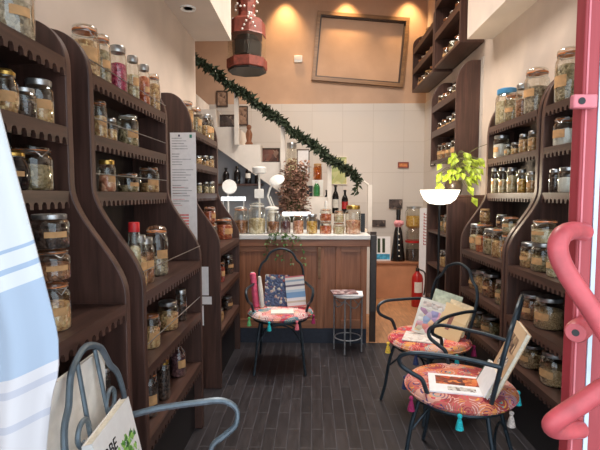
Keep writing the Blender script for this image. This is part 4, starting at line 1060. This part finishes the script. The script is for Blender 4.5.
bp = smooth_path([(0.488, 0.8, 1.434), (0.452, 0.775, 1.438), (0.424, 0.755, 1.432), (0.412, 0.745, 1.415), (0.414, 0.74, 1.393), (0.423, 0.735, 1.371), (0.436, 0.73, 1.348), (0.448, 0.725, 1.328), (0.464, 0.72, 1.301), (0.481, 0.715, 1.273), (0.502, 0.71, 1.24), (0.516, 0.71, 1.217), (0.504, 0.71, 1.203), (0.479, 0.715, 1.184), (0.448, 0.725, 1.152), (0.422, 0.735, 1.124), (0.414, 0.745, 1.104), (0.436, 0.765, 1.085), (0.496, 0.8, 1.068)], 5)
MB().tube(bp, .0160, 16).build('door_handle', M['doorpink'], d1)
lk = MB().lathe([(.019, 0), (.019, .045), (.016, .052), (.0001, .052)], 20).build('lock_boss', M['doorpink'], d1, loc=(.492, .798, 1.262)); lk.rotation_euler = (PI/2, 0, -.75)
MB().lathe([(.0001, .053), (.006, .053), (.006, .051)], 16).build('keyhole', M['black'], lk)

# ------------------------------------------------------------------ hanging cloth at the left
cl = bands('white cloth with pale blue bands', 'Z', [(0, (196, 192, 194)), (.02, (196, 192, 194)), (.30, (176, 176, 186)), (.315, (198, 194, 196)), (.37, (176, 176, 186)), (.385, (198, 194, 196)), (.41, (156, 170, 188)), (.59, (198, 200, 202)), (.625, (150, 166, 186)), (.635, (198, 200, 202)), (.665, (150, 166, 186)), (.675, (198, 200, 202))], scale=1.0/1.0, off=-.96, tilt=-.4)
NX, NZ = 26, 60
edge = [(2.0, -.66), (1.80, -.628), (1.674, -.607), (1.58, -.588), (1.49, -.569), (1.35, -.539), (1.21, -.511), (1.13, -.513), (1.08, -.53), (.98, -.545), (.70, -.57), (.40, -.59)]
def ex(z):
    for (za, xa), (zb, xb) in zip(edge, edge[1:]):
        if zb <= z <= za: return xa+(xb-xa)*(za-z)/(za-zb)
    return edge[-1][1]
vs = []; fs = []
for side in (0, 1):
    for j in range(NZ+1):
        z = 2.0-1.6*j/NZ
        for i in range(NX+1):
            f = i/NX; x = -.92+(ex(z)-.014+.92)*f
            y = .86+.014*math.sin(f*19+z*1.5)*(.4+f)+.02*(1-f)+side*.003
            vs.append((x, y, z))
K = (NX+1)*(NZ+1)
for j in range(NZ):
    for i in range(NX):
        a = j*(NX+1)+i; q = (a, a+1, a+NX+2, a+NX+1)
        fs.append(q); fs.append(tuple(K+k for k in reversed(q)))
for j in range(NZ):
    for i in (0, NX):
        a = j*(NX+1)+i; fs.append((a, a+NX+1, K+a+NX+1, K+a))
for i in range(NX):
    for j in (0, NZ):
        a = j*(NX+1)+i; fs.append((a, a+1, K+a+1, K+a))
t = thing('hanging_cloth', 'white cloth with pale blue bands hanging at the left of the doorway', 'cloth', (-.75, .87, 2.0))
o = MB().add(vs, fs).build('cloth', cl, t, angle=80); o.location = (.75, -.87, -2.0)
MB().tube([(-.24, .0, .006), (.13, .0, .006)], .008, 8).build('rod', M['steel'], t)

# ------------------------------------------------------------------ light
w = bpy.data.worlds.new('daylight'); sc.world = w; w.use_nodes = True
bg = w.node_tree.nodes['Background']; bg.inputs['Color'].default_value = (.82, .91, 1.0, 1); bg.inputs['Strength'].default_value = 2.3
def spot(x, y, z, tx, ty, tz, power, col, size=90, blend=.8, rad=.05):
    l = bpy.data.lights.new('spot', 'SPOT'); l.energy = power; l.color = col; l.spot_size = math.radians(size); l.spot_blend = blend; l.shadow_soft_size = rad
    o = bpy.data.objects.new('spot_or_added_fill', l); COL.objects.link(o); o.location = (x, y, z)
    o.rotation_euler = (Vector((tx, ty, tz))-Vector((x, y, z))).to_track_quat('-Z', 'Y').to_euler(); return o
WARM = (1.0, .62, .27)
for x in (-.40, .50, 1.42): spot(x, 6.55, 4.52, x, 6.72, 3.6, 85, WARM, 75, 1, .03)
spot(.3, 4.5, 4.5, .0, 5.9, 0.8, 420, (1, .90, .80), 150, 1, .5)  # added fill lamp, brightens the stair face and the rear of the shop
spot(.3, 3.2, 4.5, .3, 3.2, 0, 420, (1, .92, .84), 160, 1, .6)  # added soft fill lamp, lifts the walls and shelves along the aisle
spot(1.35, 5.6, 4.5, 1.7, 4.6, 3.0, 60, WARM, 100, 1, .1)
l = bpy.data.lights.new('bowl_light', 'POINT'); l.energy = 14; l.color = (1, .84, .62); l.shadow_soft_size = .04
o = bpy.data.objects.new('bowl_light', l); COL.objects.link(o); o.location = (1.14, 3.97, 1.62)

# ------------------------------------------------------------------ camera
cam = bpy.data.cameras.new('camera'); cam.sensor_width = 36; cam.lens = 26.4; cam.clip_start = .02
co = bpy.data.objects.new('camera', cam); COL.objects.link(co)
co.location = (0, 0, 1.5); co.rotation_euler = (PI/2-math.atan(30/440), 0, math.atan(12/440))
sc.camera = co
sc.view_settings.view_transform = 'Standard'; sc.view_settings.look = 'None'; sc.view_settings.gamma = 1; sc.view_settings.exposure = 0.15
sc.cycles.transparent_max_bounces = 24; sc.cycles.max_bounces = 8; sc.cycles.diffuse_bounces = 5; sc.cycles.glossy_bounces = 4
sc.cycles.sample_clamp_indirect = 4
